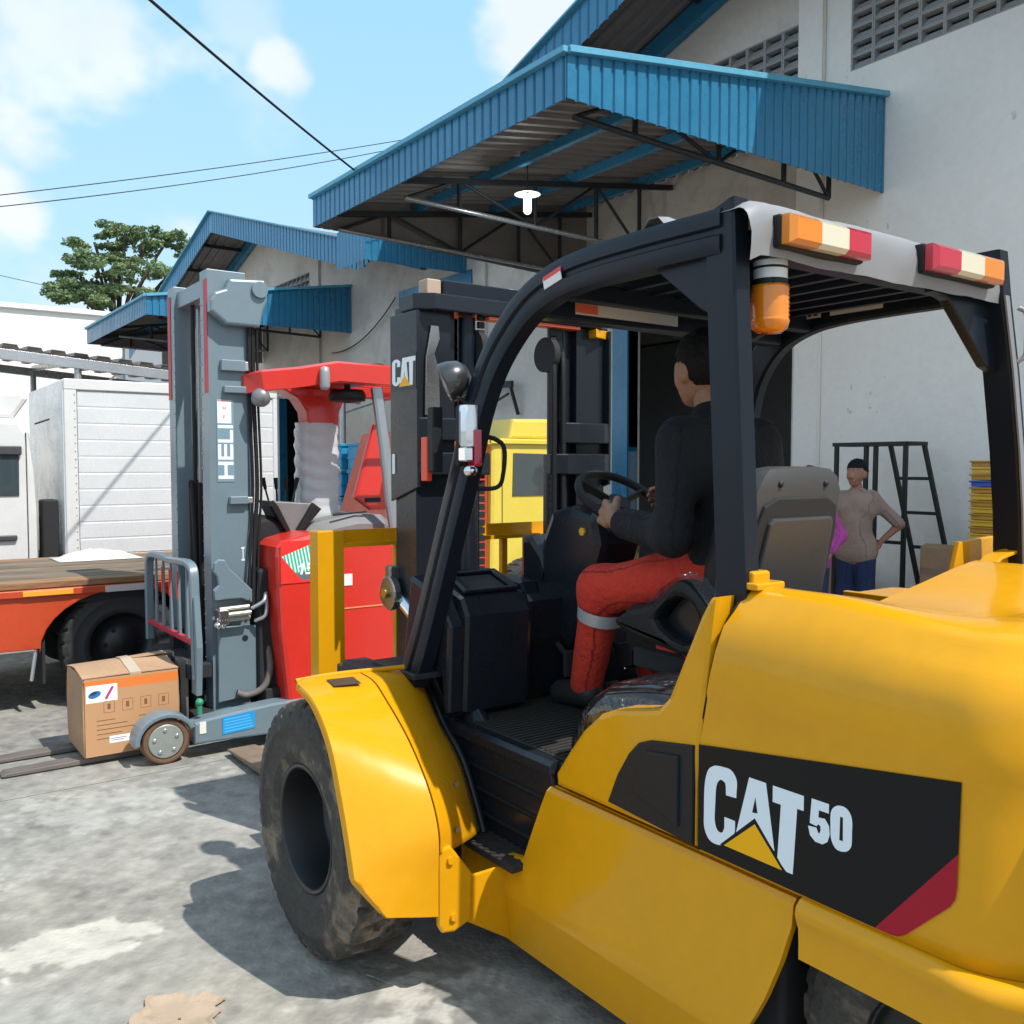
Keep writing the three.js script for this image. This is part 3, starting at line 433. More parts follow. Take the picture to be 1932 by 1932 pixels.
  // ---- step bracket and step
  const brk = part(fl, 'step_bracket', prism('z', [[1.387, 0.47], [1.387, 0.235], [1.40, 0.212], [1.44, 0.205], [1.50, 0.225], [1.505, 0.37], [1.43, 0.47]], -2.315, -2.290, 0.008), M.yellow);
  for (const [x, y] of [[1.435, 0.255], [1.425, 0.43]]) part(brk, 'bracket_bolt', bolt(x, y, -2.288, [0, 0, 1], 0.013, 0.014), M.yellow);
  const step = part(fl, 'step_plate', bx(1.615, 1.76, 0.352, 0.378, -2.60, -2.24, 0.006), M.mat);
  for (let k = 0; k < 9; k++) for (let q = 0; q < 5; q++) part(step, 'tread_stud', beam([1.615 + q * 0.030, 0.380, -2.585 + k * 0.037 + (q % 2) * 0.016], [1.632 + q * 0.030, 0.380, -2.568 + k * 0.037 + (q % 2) * 0.016], 0.006, 0.005, 0), M.mat);
  part(fl, 'step_face', prism('x', [[-2.60, 0.35], [-2.60, 0.20], [-2.30, 0.185], [-2.13, 0.20], [-2.10, 0.26], [-2.14, 0.35]], 1.66, 1.72, 0.006), M.yellow); part(fl, 'step_support', prism('z', [[1.49, 0.348], [1.49, 0.215], [1.668, 0.10], [1.668, 0.348]], -2.33, -2.317, 0.005), M.yellow);
  // ---- floor, sill and ribbed riser
  const floor = part(fl, 'floor_plate', bx(1.735, mir(1.735), 0.66, 0.70, -3.0, -2.02, 0.006), M.steelDark);
  part(floor, 'floor_mat', (() => { const g = [pbx(1.75, mir(1.75), 0.70, 0.706, -2.80, -2.10)]; for (let k = 0; k < 28; k++) g.push(pbx(1.76, mir(1.76), 0.7062, 0.711, -2.79 + k * 0.025, -2.778 + k * 0.025)); return g; })(), M.mat);
  part(fl, 'sill', prism('z', [[1.70, 0.665], [1.70, 0.692], [1.712, 0.706], [1.745, 0.706], [1.745, 0.665]], -2.74, -2.16, 0.003), M.charcoal);
  const ris = part(fl, 'riser_panel', prism('x', [[-2.78, 0.665], [-2.17, 0.665], [-2.13, 0.40], [-2.20, 0.37], [-2.56, 0.37], [-2.66, 0.45]], 1.715, 1.76, 0.008), M.charcoal);
  for (const y of [0.58, 0.505, 0.43]) part(ris, 'rib', rod([1.714, y, -2.62 + (0.58 - y) * 0.4], [1.714, y, -2.20], 0.008, 0.008, 8), M.plasticBlack);
    part(fl, 'riser_side', tube([[1.688, 0.868, -2.93], [1.69, 0.815, -2.87], [1.69, 0.695, -2.76], [1.69, 0.595, -2.635], [1.69, 0.475, -2.555], [1.69, 0.382, -2.505]], 0.014, 30, 8), M.charcoal);
  // ---- cowl: side cheek with the console box and tray on top
  const cowl = part(fl, 'cowl_cheek', prism('x', [[-3.0, 0.80], [-2.74, 0.70], [-2.685, 0.74], [-2.665, 1.08], [-2.70, 1.14], [-2.92, 1.21], [-3.0, 1.18]], 1.72, 2.02, 0.022), M.charcoal);
  const tray = part(cowl, 'tray', [prism('y', [[1.75, -2.71], [1.99, -2.71], [1.99, -2.88], [1.775, -2.88]], 1.165, 1.185, 0.008, [[[1.785, -2.728], [1.96, -2.728], [1.96, -2.86], [1.80, -2.86]]])].map((g) => g.translate(0, -1.17, 2.8).rotateX(0.31).translate(0, 1.178, -2.8)), M.guardBlue);
  part(cowl, 'tray_well', pbx(1.79, 1.955, 0, 0.004, -0.064, 0.064).rotateX(0.31).translate(0, 1.172, -2.795), M.black);
  part(cowl, 'cheek_side', prism('x', [[-2.99, 0.87], [-2.72, 0.88], [-2.70, 0.74], [-2.675, 0.75], [-2.66, 1.05], [-2.74, 1.15], [-2.93, 1.2]], 1.655, 1.722, 0.014), M.charcoal);
  for (const [y, z] of [[1.06, -2.86], [0.95, -2.78]]) part(cowl, 'screw', new THREE.SphereGeometry(0.008, 8, 6).translate(1.652, y, z), M.chrome);
  part(fl, 'dash_console', [prism('x', [[-3.1, 0.72], [-2.80, 0.72], [-2.74, 0.95], [-2.72, 1.10], [-2.80, 1.15], [-2.98, 1.165], [-3.1, 1.14]], 2.03, 2.60, 0.03), prism('x', [[-3.0, 1.12], [-2.82, 1.12], [-2.80, 1.18], [-2.84, 1.26], [-2.92, 1.33], [-3.0, 1.32]], 2.20, 2.56, 0.03)], M.charcoal);
  part(fl, 'control_pod', prism('x', [[-2.93, 1.13], [-2.80, 1.10], [-2.755, 1.12], [-2.78, 1.165], [-2.92, 1.18]], 2.035, 2.13, 0.02), M.guardBlue);
  part(fl, 'right_cheek', prism('x', [[-3.0, 0.80], [-2.74, 0.70], [-2.665, 1.08], [-2.70, 1.14], [-3.0, 1.18]], 2.64, 2.94, 0.022), M.charcoal);
  for (const [x, y, z] of [[2.2, 0.86, -2.66], [2.46, 0.86, -2.66]]) part(fl, 'pedal', [bx(x - 0.04, x + 0.04, y - 0.05, y + 0.05, z - 0.01, z + 0.01), rod([x, y, z], [x, y + 0.1, z - 0.15], 0.012)], M.dark);
  part(fl, 'warning_tag', bx(2.06, 2.11, 1.028, 1.045, -2.752, -2.742, 0.002), std(lin(0.8, 0.25, 0.02), 0.6));
  // ---- steering column and wheel
  const col = part(fl, 'steering_column', [prism('x', [[-2.90, 1.0], [-2.70, 0.90], [-2.62, 1.0], [-2.50, 1.32], [-2.53, 1.42], [-2.68, 1.455], [-2.80, 1.43], [-2.86, 1.32]], 2.20, 2.42, 0.035)], M.charcoal);
  part(col, 'display', bx(2.24, 2.38, 1.40, 1.408, -2.63, -2.52, 0.003).translate(0, 0.02, 0), M.guardBlue);
  part(col, 'ignition', bolt(2.197, 1.36, -2.60, [-1, 0, 0], 0.016, 0.012), std(lin(0.75, 0.42, 0.02), 0.4));
  const SW = V(2.36, 1.475, -2.575), tilt = new THREE.Quaternion().setFromUnitVectors(V(0, 0, 1), V(0, 0.83, 0.56).normalize());
  const swm = (g) => g.applyQuaternion(tilt).translate(SW.x, SW.y, SW.z);
  const wheel = part(fl, 'steering_wheel', swm(new THREE.TorusGeometry(0.168, 0.016, 12, 48)), M.plasticBlack);
  part(wheel, 'hub', swm(new THREE.CylinderGeometry(0.045, 0.055, 0.05, 20).rotateX(Math.PI / 2).translate(0, 0, -0.03)), M.plasticBlack);
  for (const a of [0.3, 2.4, 4.5]) part(wheel, 'spoke', swm(beam([0, 0, -0.025], [0.16 * Math.cos(a), 0.16 * Math.sin(a), 0], 0.03, 0.012)), M.plasticBlack);
  // ---- side panel, flaring to the crease, cut by the rear arch
  {
    const prof = [[1.735, 0.612], [1.722, 0.628], [1.705, 0.630], [1.694, 0.618], [1.688, 0.57], [1.675, 0.48], [1.662, 0.39], [1.6535, 0.345], [1.648, 0.31], [1.640, 0.265], [1.643, 0.252], [1.652, 0.20], [1.663, 0.13], [1.669, 0.095], [1.69, 0.085]];
    const zf = (y) => (y > 0.54 ? lerp(-2.20, -2.165, (y - 0.54) / 0.09) : y > 0.37 ? lerp(-2.25, -2.20, (y - 0.37) / 0.17) : -2.545), zr = (y) => (y > 0.50 ? -1.270 : y > 0.25 ? lerp(-1.425, -1.285, Math.sqrt((y - 0.25) / 0.25)) : -1.425 - (0.25 - y) * 0.25);
    const rows = []; const U = 24; for (const [x, y] of prof) { const a = zf(y), b = zr(y), r = []; for (let i = 0; i <= U; i++) r.push([x, y, lerp(a, b, i / U)]); rows.push(r); }
    part(fl, 'side_panel', shell(rows, [0.02, 0, 0], 0.5), M.yellow);
    part(fl, 'side_panel', shell(rows.map((r) => r.map(([x, y, z]) => [mir(x), y, z])), [-0.02, 0, 0], 0.5), M.yellow);
    part(fl, 'chassis', [bx(1.78, mir(1.78), 0.14, 0.62, -2.6, -1.36, 0.02), bx(1.95, mir(1.95), 0.16, 0.6, -1.4, -0.4, 0.02), bx(1.80, mir(1.80), 0.25, 0.66, -3.1, -2.6, 0.02)], M.dark);
  }
  // ---- front fairing of the engine hood, with the black pocket
  const fair = [[-2.12, 0.648], [-2.125, 0.685], [-2.06, 0.772], [-2.0, 0.845], [-1.93, 0.905], [-1.86, 0.935], [-1.76, 0.955], [-1.70, 0.970], [-1.662, 1.01], [-1.61, 1.12], [-1.555, 1.235], [-1.528, 1.28], [-1.505, 1.285], [-1.515, 1.2], [-1.545, 0.95], [-1.560, 0.80], [-1.560, 0.648]];
  for (const s of [0, 1]) { const X = (x) => (s ? mir(x) : x);
    const f = part(fl, 'hood_fairing', prism('x', fair, X(1.692), X(1.86), 0.016), M.yellow);
    if (!s) {
      const pk = part(f, 'pocket', prism('x', [[-1.884, 0.672], [-1.845, 0.76], [-1.80, 0.83], [-1.765, 0.866], [-1.72, 0.884], [-1.568, 0.908], [-1.568, 0.655]], 1.684, 1.70, 0.005), M.plasticBlack);
      part(pk, 'pocket_cover', prism('x', [[-1.775, 0.73], [-1.612, 0.69], [-1.612, 0.872], [-1.73, 0.856], [-1.757, 0.80]], 1.676, 1.69, 0.006), M.plasticBlack);
    }
  }
  // ---- the hood and counterweight as one moulded shell
  const plan = (z) => { return z < -0.91 ? 0 : z < -0.80 ? 0.80 * (z + 0.91) ** 2 / 0.22 : 0.044 + 0.80 * (z + 0.80); };
  {
    const zs = []; for (let i = 0; i < 12; i++) zs.push(lerp(-1.553, -0.96, i / 12)); for (let i = 0; i < 16; i++) zs.push(lerp(-0.96, -0.77, i / 16)); for (let i = 0; i <= 10; i++) zs.push(lerp(-0.77, -0.302, i / 10));
    const rows = zs.map((z) => {
      const d = plan(z), rear = sst(-1.2, -0.85, z), dip = lerp(1.215, 1.315, rear), cr = lerp(1.308, 1.278, sst(-1.3, -0.9, z)) - 0.12 * sst(-0.7, -0.3, z), ly = lerp(1.045, 1.028, sst(-1.5, -1.1, z));
      const half = [[1.72, 0.64], [1.695, 0.646], [1.693, 0.70], [1.693, 0.80], [1.693, 0.93], [1.692, ly - 0.012], [1.686, ly + 0.004], [1.687, ly + 0.05], [1.693, ly + 0.11], [1.708, ly + 0.17], [1.737, cr - 0.062], [1.768, cr - 0.022], [1.79, cr - 0.004], [1.812, cr], [1.85, cr + lerp(-0.004, 0.012, rear)], [1.95, lerp(cr - 0.02, cr + 0.012, rear)], [2.10, lerp(cr - 0.05, dip - 0.03, rear)], [2.33, dip]];
      const L = half.map(([x, y]) => [x + d * (FC - x) / (FC - 1.69), y, z]), Rr = half.slice(0, -1).reverse().map(([x, y]) => { const xx = x + d * (FC - x) / (FC - 1.69); return [mir(xx), y, z]; });
      return [...L, ...Rr].map(([x, y, zz]) => [x, y, Math.max(zz, -1.551 + 0.075 * Math.max(0, (y - 0.92) / 0.39))]);
    });
    const hood = part(fl, 'engine_hood', shell(rows, (p) => [p[0] + 0.012 * Math.max(-1, Math.min(1, (FC - p[0]) * 3)), p[1] - (p[1] > 1.1 ? 0.012 : 0), p[2]], 1.3), M.yellow);
    part(hood, 'hood_seal', tube([[1.702, 0.66, -1.556], [1.702, 0.92, -1.556], [1.70, 1.04, -1.534], [1.704, 1.13, -1.517], [1.722, 1.2, -1.503], [1.76, 1.27, -1.489], [1.81, 1.30, -1.484], [1.95, 1.285, -1.487]], 0.0055, 40, 6), M.plasticBlack);
    part(hood, 'hinge_tab', [bx(1.775, 1.84, 1.30, 1.345, -1.50, -1.46, 0.008), bx(1.765, 1.87, 1.30, 1.318, -1.53, -1.44, 0.005)], M.yellow);
    // decal with the maker's letters on the flat of the hood side
    const zy = (z, y) => [(z + 1.56) / 0.68 * 2048, (1.02 - y) / 0.38 * 1144];
    const tex = canvasTex(2048, 1144, (c) => {
      const poly = (pts, col, holes = []) => { c.fillStyle = col; c.beginPath(); for (const P of [pts, ...holes]) { P.forEach((p, i) => { const q = zy(...p); i ? c.lineTo(...q) : c.moveTo(...q); }); c.closePath(); } c.fill('evenodd'); };
      const rnd = (pts, col, r, holes = []) => { c.save(); c.lineJoin = 'round'; c.lineWidth = r * 2; c.strokeStyle = col; c.fillStyle = col; c.beginPath(); for (const P of [pts, ...holes]) { P.forEach((p, i) => { const q = zy(...p); i ? c.lineTo(...q) : c.moveTo(...q); }); c.closePath(); } c.fill('evenodd'); c.stroke(); c.restore(); };
      c.fillStyle = '#111213'; c.fillRect(0, 0, 2048, 1144);
      poly([[-1.076, 0.64], [-0.88, 0.885], [-0.88, 0.64]], '#a3182c');
      const W = '#dfe8ee';
      rnd(smoothPts([[-1.482, 0.877], [-1.45, 0.876], [-1.434, 0.858], [-1.434, 0.82]], 4).map((p) => [p[0], p[1]]).concat([[-1.434, 0.815], [-1.464, 0.813], [-1.465, 0.835]]).concat(smoothPts([[-1.468, 0.843], [-1.482, 0.846], [-1.494, 0.832], [-1.499, 0.78], [-1.499, 0.735], [-1.49, 0.717], [-1.476, 0.716], [-1.468, 0.730]], 4).map((p) => [p[0], p[1]])).concat([[-1.468, 0.757], [-1.437, 0.757]]).concat(smoothPts([[-1.437, 0.735], [-1.444, 0.71], [-1.461, 0.695], [-1.488, 0.684], [-1.515, 0.687], [-1.531, 0.71], [-1.533, 0.75], [-1.530, 0.83], [-1.518, 0.862], [-1.50, 0.874]], 4).map((p) => [p[0], p[1]])), W, 3);
      rnd([[-1.395, 0.874], [-1.348, 0.874], [-1.322, 0.726], [-1.378, 0.778], [-1.432, 0.732]], W, 3, [[[-1.377, 0.838], [-1.387, 0.793], [-1.369, 0.796]]]);
      rnd([[-1.327, 0.874], [-1.245, 0.874], [-1.245, 0.842], [-1.262, 0.842], [-1.271, 0.690], [-1.287, 0.690], [-1.312, 0.71], [-1.304, 0.838], [-1.327, 0.838]], W, 3);
      poly([[-1.378, 0.783], [-1.482, 0.686], [-1.288, 0.686]], '#111213'); poly([[-1.378, 0.769], [-1.470, 0.688], [-1.299, 0.688]], '#f2b010');
      c.font = 'bold 300px sans-serif'; c.fillStyle = W;
      rnd([[-1.223, 0.875], [-1.181, 0.875], [-1.181, 0.856], [-1.206, 0.856], [-1.207, 0.838], [-1.19, 0.840], [-1.180, 0.828], [-1.178, 0.81], [-1.183, 0.793], [-1.195, 0.784], [-1.213, 0.784], [-1.226, 0.794], [-1.231, 0.812], [-1.211, 0.814], [-1.207, 0.804], [-1.202, 0.804], [-1.199, 0.812], [-1.2, 0.822], [-1.206, 0.825], [-1.211, 0.819], [-1.227, 0.821]], W, 3);
      rnd(smoothPts([[-1.158, 0.879], [-1.138, 0.879], [-1.126, 0.865], [-1.124, 0.83], [-1.126, 0.80], [-1.138, 0.787], [-1.16, 0.785], [-1.172, 0.80], [-1.175, 0.83], [-1.173, 0.865]], 4, true).map((p) => [p[0], p[1]]), W, 2, [[[-1.153, 0.858], [-1.145, 0.858], [-1.144, 0.806], [-1.154, 0.806]]]);
    });
    const pts = [[-1.553, 0.914], [-0.893, 1.004], [-0.897, 0.80], [-0.900, 0.775], [-0.910, 0.757], [-1.000, 0.664], [-1.015, 0.655], [-1.03, 0.652], [-1.553, 0.652]];
    const sh = new THREE.ShapeGeometry(new THREE.Shape(pts.map((p) => new THREE.Vector2(...p)))), sp = sh.attributes.position, uv = new Float32Array(sp.count * 2), np = new Float32Array(sp.count * 3), nn = new Float32Array(sp.count * 3);
    for (let i = 0; i < sp.count; i++) { const z = sp.getX(i), y = sp.getY(i); uv[2 * i] = (z + 1.56) / 0.68; uv[2 * i + 1] = 1 - (1.02 - y) / 0.38; np.set([1.6895 + plan(z), y, z], 3 * i); nn.set([-1, 0, 0], 3 * i); }
    const dg = new THREE.BufferGeometry(); dg.setAttribute('position', new THREE.BufferAttribute(np, 3)); dg.setAttribute('normal', new THREE.BufferAttribute(nn, 3)); dg.setAttribute('uv', new THREE.BufferAttribute(uv, 2)); dg.setIndex(sh.index);
    part(hood, 'maker_decal', dg, phys(0xffffff, 0.5, 0, { map: tex, specularIntensity: 0.45, side: THREE.DoubleSide }), { uv: true, label: 'black decal with white lettering, yellow triangle and red stripe' });
  }
  { // lower counterweight with its rolled lip
    const zs = []; for (let i = 0; i <= 8; i++) zs.push(lerp(-1.250, -0.95, i / 8)); for (let z = -0.94; z < -0.775; z += 0.012) zs.push(z); for (let i = 1; i <= 10; i++) zs.push(lerp(-0.77, -0.29, i / 10));
    const prof = [[1.74, 0.642], [1.70, 0.644], [1.688, 0.640], [1.676, 0.628], [1.672, 0.612], [1.676, 0.598], [1.685, 0.575], [1.687, 0.54], [1.687, 0.505], [1.70, 0.498], [1.80, 0.498]];
    const side = (m) => zs.map((z) => { const d = plan(z); return prof.map(([x, y]) => { const xx = x + d * (FC - x) / (FC - 1.69) - 0.03 * sst(-1.0, -0.7, z); return [m ? mir(xx) : xx, y - 0.28 * sst(-0.62, -0.45, z) * (y < 0.51 ? 1 : 0), z]; }); });
    part(fl, 'counterweight', [shell(side(0), [0.012, 0, 0], 0.8), shell(side(1), [-0.012, 0, 0], 0.8), bx(1.78, mir(1.78), 0.3, 0.66, -0.6, -0.34, 0.04), bx(2.05, mir(2.05), 0.25, 1.2, -0.5, -0.292, 0.03)], M.yellow);
    part(fl, 'engine_block', bx(1.78, mir(1.78), 0.6, 1.1, -1.5, -0.62, 0.02), M.dark);
  }
  // ---- right hand rear: guard foot bracket and deck strip seen past the hood
  const dk = part(fl, 'rear_deck', [prism('y', [[2.68, -1.80], [2.93, -1.80], [2.93, -1.46], [2.72, -1.46]], 1.165, 1.185, 0.006), bx(2.66, 2.685, 1.12, 1.19, -1.82, -1.46, 0.004)], M.yellow);
  const gb = part(fl, 'guard_bracket', [prism('z', [[2.78, 1.12], [3.2, 1.12], [3.2, 1.34], [3.10, 1.33], [2.98, 1.29], [2.88, 1.23]], -1.52, -1.50, 0.004), prism('z', [[2.90, 1.12], [3.2, 1.12], [3.2, 1.36], [2.98, 1.35]], -1.62, -1.6, 0.004), sweep([[2.76, 1.15, -1.5], [2.88, 1.24, -1.5], [3.0, 1.305, -1.5], [3.2, 1.335, -1.5]], rectProf(0.06, 0.012, 0.003), [0, 0, 1])], M.yellow);
  part(gb, 'bracket_hole', bolt(3.0, 1.2, -1.498, [0, 0, 1], 0.024, 0.004), M.brown);
  // ---- seat, pad and seat restraint
  const pad = part(fl, 'hood_pad', loft([-2.16, -2.15, -2.10, -2.0, -1.85, -1.7, -1.64].map((z, i) => { const h = [0.72, 0.80, 0.90, 0.965, 0.99, 1.0, 0.99][i]; return [[1.775, 0.66], [1.765, h - 0.10], [1.778, h - 0.035], [1.82, h], [2.33, h + 0.015], [2.84, h], [2.88, h - 0.03], [2.895, h - 0.09], [2.885, 0.66]].map(([x, y]) => [x, y, z]); }), 0.9), phys(lin(0.012, 0.013, 0.015), 0.3, 0, { clearcoat: 1, clearcoatRoughness: 0.06, bumpMap: scaled(bumpT, 1.1), bumpScale: 0.05 }));
  const sz = -1.84, lean = (y) => (y - 1.1) * 0.22;
  const backRing = (y, w, d) => { const z = sz + lean(y); return [[-w, d * 0.2], [-w * 0.93, d], [-w * 0.7, d * 1.15], [w * 0.7, d * 1.15], [w * 0.93, d], [w, d * 0.2], [w * 0.85, -d], [w * 0.4, -d * 0.6], [-w * 0.4, -d * 0.6], [-w * 0.85, -d]].map(([x, q]) => [2.265 + x, y, z + q]); };
  const seat = part(fl, 'seat_back', loft([[1.12, 0.18, 0.045], [1.15, 0.205, 0.05], [1.3, 0.215, 0.052], [1.45, 0.214, 0.052], [1.53, 0.205, 0.05], [1.57, 0.182, 0.046], [1.592, 0.15, 0.038], [1.60, 0.10, 0.02]].map((a) => backRing(...a)), 0.8), M.plasticGrey);
  part(seat, 'rear_pocket_frame', prism('z', [[2.085, 1.16], [2.445, 1.16], [2.45, 1.42], [2.43, 1.49], [2.38, 1.515], [2.15, 1.515], [2.10, 1.49], [2.08, 1.42]], 0, 0.012, 0.004).translate(0, -1.34, 0).rotateX(0.215).translate(0, 1.34, sz + lean(1.34) + 0.056), M.dark);
  part(seat, 'rear_pocket', prism('z', [[2.10, 1.17], [2.425, 1.17], [2.41, 1.44], [2.40, 1.455], [2.135, 1.455], [2.12, 1.44]], 0, 0.02, 0.006).translate(0, -1.34, 0).rotateX(0.2).translate(0, 1.34, sz + lean(1.34) + 0.064), std(lin(0.050, 0.051, 0.053), 0.62, 0, { roughnessMap: scaled(roughT, 2) }));
  for (const x of [2.16, 2.37]) part(seat, 'screw_hole', new THREE.SphereGeometry(0.011, 10, 8).translate(x, 1.55, sz + lean(1.55) + 0.054), M.black);
  part(fl, 'seat_front_pad', loft([[1.15, 0.17, 0.05], [1.3, 0.185, 0.055], [1.5, 0.175, 0.05], [1.56, 0.13, 0.03]].map(([y, w, d]) => { const z = sz - 0.07 + lean(y); return [[-w, 0], [-w * 0.9, d], [w * 0.9, d], [w, 0], [w * 0.85, -d], [w * 0.3, -d * 0.5], [-w * 0.3, -d * 0.5], [-w * 0.85, -d]].map(([x, q]) => [2.265 + x, y, z + q]); }), 0.9), M.plasticBlack);
  part(fl, 'seat_cushion', loft([-2.29, -2.27, -2.1, -1.9, -1.78].map((z, i) => { const t = [1.06, 1.13, 1.165, 1.16, 1.14][i], b = [1.02, 0.98, 0.98, 0.98, 0.99][i]; return [[2.13, b], [2.115, (b + t) / 2], [2.13, t], [2.2, t + 0.015], [2.36, t], [2.52, t + 0.015], [2.59, t], [2.605, (b + t) / 2], [2.59, b]].map(([x, y]) => [x, y, z]); }), 0.9), M.plasticBlack);
  // hip restraint wing on the left, hollow, still in its film
  const wing = part(fl, 'hip_restraint', prism('x', smoothPts([[-2.26, 1.09], [-2.20, 1.13], [-2.10, 1.16], [-2.03, 1.215], [-1.97, 1.255], [-1.92, 1.245], [-1.84, 1.17], [-1.83, 1.08], [-1.90, 1.025], [-2.05, 1.035], [-2.18, 1.05]].map((p) => [p[0], p[1]]), 3, true).map((p) => [p[0], p[1]]), 2.04, 2.12, 0.02, [smoothPts([[-2.07, 1.12], [-1.98, 1.20], [-1.91, 1.18], [-1.88, 1.10], [-1.95, 1.06]], 3, true).map((p) => [p[0], p[1]]).reverse()]), M.plasticBlack);
  part(wing, 'wing_liner', prism('x', [[-2.1, 1.09], [-1.98, 1.22], [-1.87, 1.17], [-1.86, 1.06], [-2.0, 1.045]], 2.10, 2.13, 0.006), M.charcoal);
  part(wing, 'wing_film', shell([[[2.035, 1.165, -2.10], [2.035, 1.225, -2.03], [2.035, 1.268, -1.965], [2.03, 1.255, -1.90], [2.03, 1.17, -1.81], [2.03, 1.10, -1.79]], [[2.10, 1.175, -2.10], [2.10, 1.235, -2.03], [2.10, 1.278, -1.965], [2.10, 1.262, -1.89], [2.10, 1.18, -1.80], [2.10, 1.10, -1.78]]], [0.0006, 0.0006, 0], 1), M.film);
  part(fl, 'seat_base', bx(2.12, 2.6, 0.93, 1.0, -2.25, -1.75, 0.01), M.dark);
  part(fl, 'seat_belt_stalk', [rod([2.09, 1.0, -1.95], [2.09, 1.06, -2.02], 0.012), bx(2.07, 2.11, 1.02, 1.045, -2.09, -2.0, 0.004)], std(lin(0.45, 0.02, 0.03), 0.5));

  // ---- overhead guard
  const path = smoothPts([[1.605, 0.85, -2.815], [1.625, 1.0, -2.765], [1.668, 1.37, -2.665], [1.695, 1.6, -2.605], [1.715, 1.785, -2.563], [1.738, 1.935, -2.505], [1.755, 2.035, -2.43], [1.765, 2.11, -2.335], [1.77, 2.155, -2.21], [1.772, 2.172, -2.08], [1.775, 2.178, -1.87], [1.778, 2.178, -1.70], [1.785, 2.178, -1.56]], 4);
  const guard = part(fl, 'guard_rail', sweep(path, [[-0.03, -0.055], [0.022, -0.055], [0.03, -0.045], [0.03, 0.045], [0.022, 0.055], [-0.03, 0.055], [-0.036, 0.04], [-0.036, 0.012], [-0.026, 0.006], [-0.026, -0.006], [-0.036, -0.012], [-0.036, -0.04]], [1, 0, 0], 0.4), M.guardBlue);
  part(fl, 'guard_rail', sweep(path.map(([x, y, z]) => [mir(x) + 0.08, y, z + 0.02]), rectProf(0.06, 0.11), [1, 0, 0], 0.4), M.guardBlue);
  part(guard, 'warning_sticker', beam([1.731, 2.150, -2.235], [1.733, 2.170, -2.155], 0.003, 0.032, 0), std(lin(0.75, 0.72, 0.7), 0.5));
  part(guard, 'warning_sticker', beam([1.7295, 2.166, -2.235], [1.7315, 2.186, -2.155], 0.003, 0.012, 0), std(lin(0.75, 0.06, 0.05), 0.5));
  const legP = (x, z) => [[x - 0.030, z - 0.048], [x + 0.018, z - 0.048], [x + 0.030, z - 0.035], [x + 0.030, z + 0.028], [x + 0.024, z + 0.042], [x - 0.025, z + 0.042], [x - 0.030, z + 0.034]];
  part(fl, 'guard_leg', loft([[1.24, 1.788, -1.512], [1.6, 1.787, -1.53], [2.0, 1.787, -1.553], [2.2, 1.787, -1.562], [2.24, 1.787, -1.566]].map(([y, x, z], i) => legP(x, z).map(([a, b]) => [a, y + (i === 4 ? (b - z) * 0.35 : 0), b])), 0.5), M.guardBlue);
  part(fl, 'guard_leg', loft([[1.28, 3.13, -1.5], [1.45, 3.115, -1.5], [1.65, 3.085, -1.5], [1.9, 3.03, -1.5], [2.13, 2.965, -1.5], [2.27, 2.935, -1.5]].map(([y, x, z]) => legP(x, z).map(([a, b]) => [a, y, b])), 0.5), M.guardBlue);
  part(fl, 'guard_leg_trim', loft([[1.28, 3.105], [1.45, 3.09], [1.65, 3.06], [1.9, 3.005], [2.13, 2.94]].map(([y, x]) => [[x - 0.012, -1.452], [x + 0.012, -1.452], [x + 0.012, -1.446], [x - 0.012, -1.446]].map(([a, b]) => [a, y, b])), 0.3), std(lin(0.22, 0.23, 0.25), 0.4));
  part(fl, 'guard_gusset', [prism('z', [[2.62, 2.16], [2.96, 2.16], [3.02, 1.93], [2.985, 1.90], [2.93, 1.915], [2.70, 2.10], [2.62, 2.118]], -1.535, -1.50, 0.006)], M.guardBlue);
  part(fl, 'guard_gusset', [prism('x', [[-1.60, 2.14], [-1.60, 1.98], [-1.64, 2.0], [-1.82, 2.14]], 1.772, 1.795, 0.004), prism('z', [[1.82, 2.15], [1.82, 1.99], [1.86, 2.02], [2.0, 2.15]], -1.585, -1.56, 0.004)], M.guardBlue);
  part(fl, 'grab_bar', tube([[3.02, 2.10, -1.45], [3.03, 2.08, -1.43], [3.035, 2.0, -1.43], [3.03, 1.95, -1.43], [3.02, 1.93, -1.45]], 0.008, 20, 8), std(lin(0.3, 0.31, 0.32), 0.4));
  part(fl, 'guard_cross_beam', [bx(1.80, 2.94, 2.13, 2.19, -1.60, -1.54, 0.008)], M.guardBlue);
  const fb = part(fl, 'guard_cross_beam', [bx(1.79, 2.93, 2.065, 2.145, -2.36, -2.29, 0.008), bx(1.79, 2.93, 2.10, 2.16, -2.20, -2.16, 0.006)], M.guardBlue);
  for (let k = 0; k < 9; k++) { const x = 1.88 + k * 0.118; part(fl, 'guard_bar', bx(x - 0.012, x + 0.012, 2.145, 2.185, -2.28, -1.58, 0.003), M.guardBlue); }
  part(fl, 'guard_mid_bar', bx(1.80, 2.93, 2.188, 2.2, -1.92, -1.88, 0.003), M.guardBlue);
  const lbl = std(lin(0.62, 0.58, 0.52), 0.6), lblR = std(lin(0.75, 0.13, 0.05), 0.6);
  part(fb, 'warning_label', bx(1.90, 2.36, 2.085, 2.125, -2.289, -2.286, 0), lbl); part(fb, 'warning_label', bx(1.90, 1.99, 2.09, 2.118, -2.2855, -2.283, 0), lblR);
  for (const [z0, z1] of [[-2.24, -2.10], [-2.06, -1.85]]) { part(fl, 'warning_label', bx(2.905, 2.907, 2.145, 2.198, z0, z1, 0), lbl); part(fl, 'warning_label', bx(2.902, 2.904, 2.184, 2.202, z0, z1, 0), lblR); }
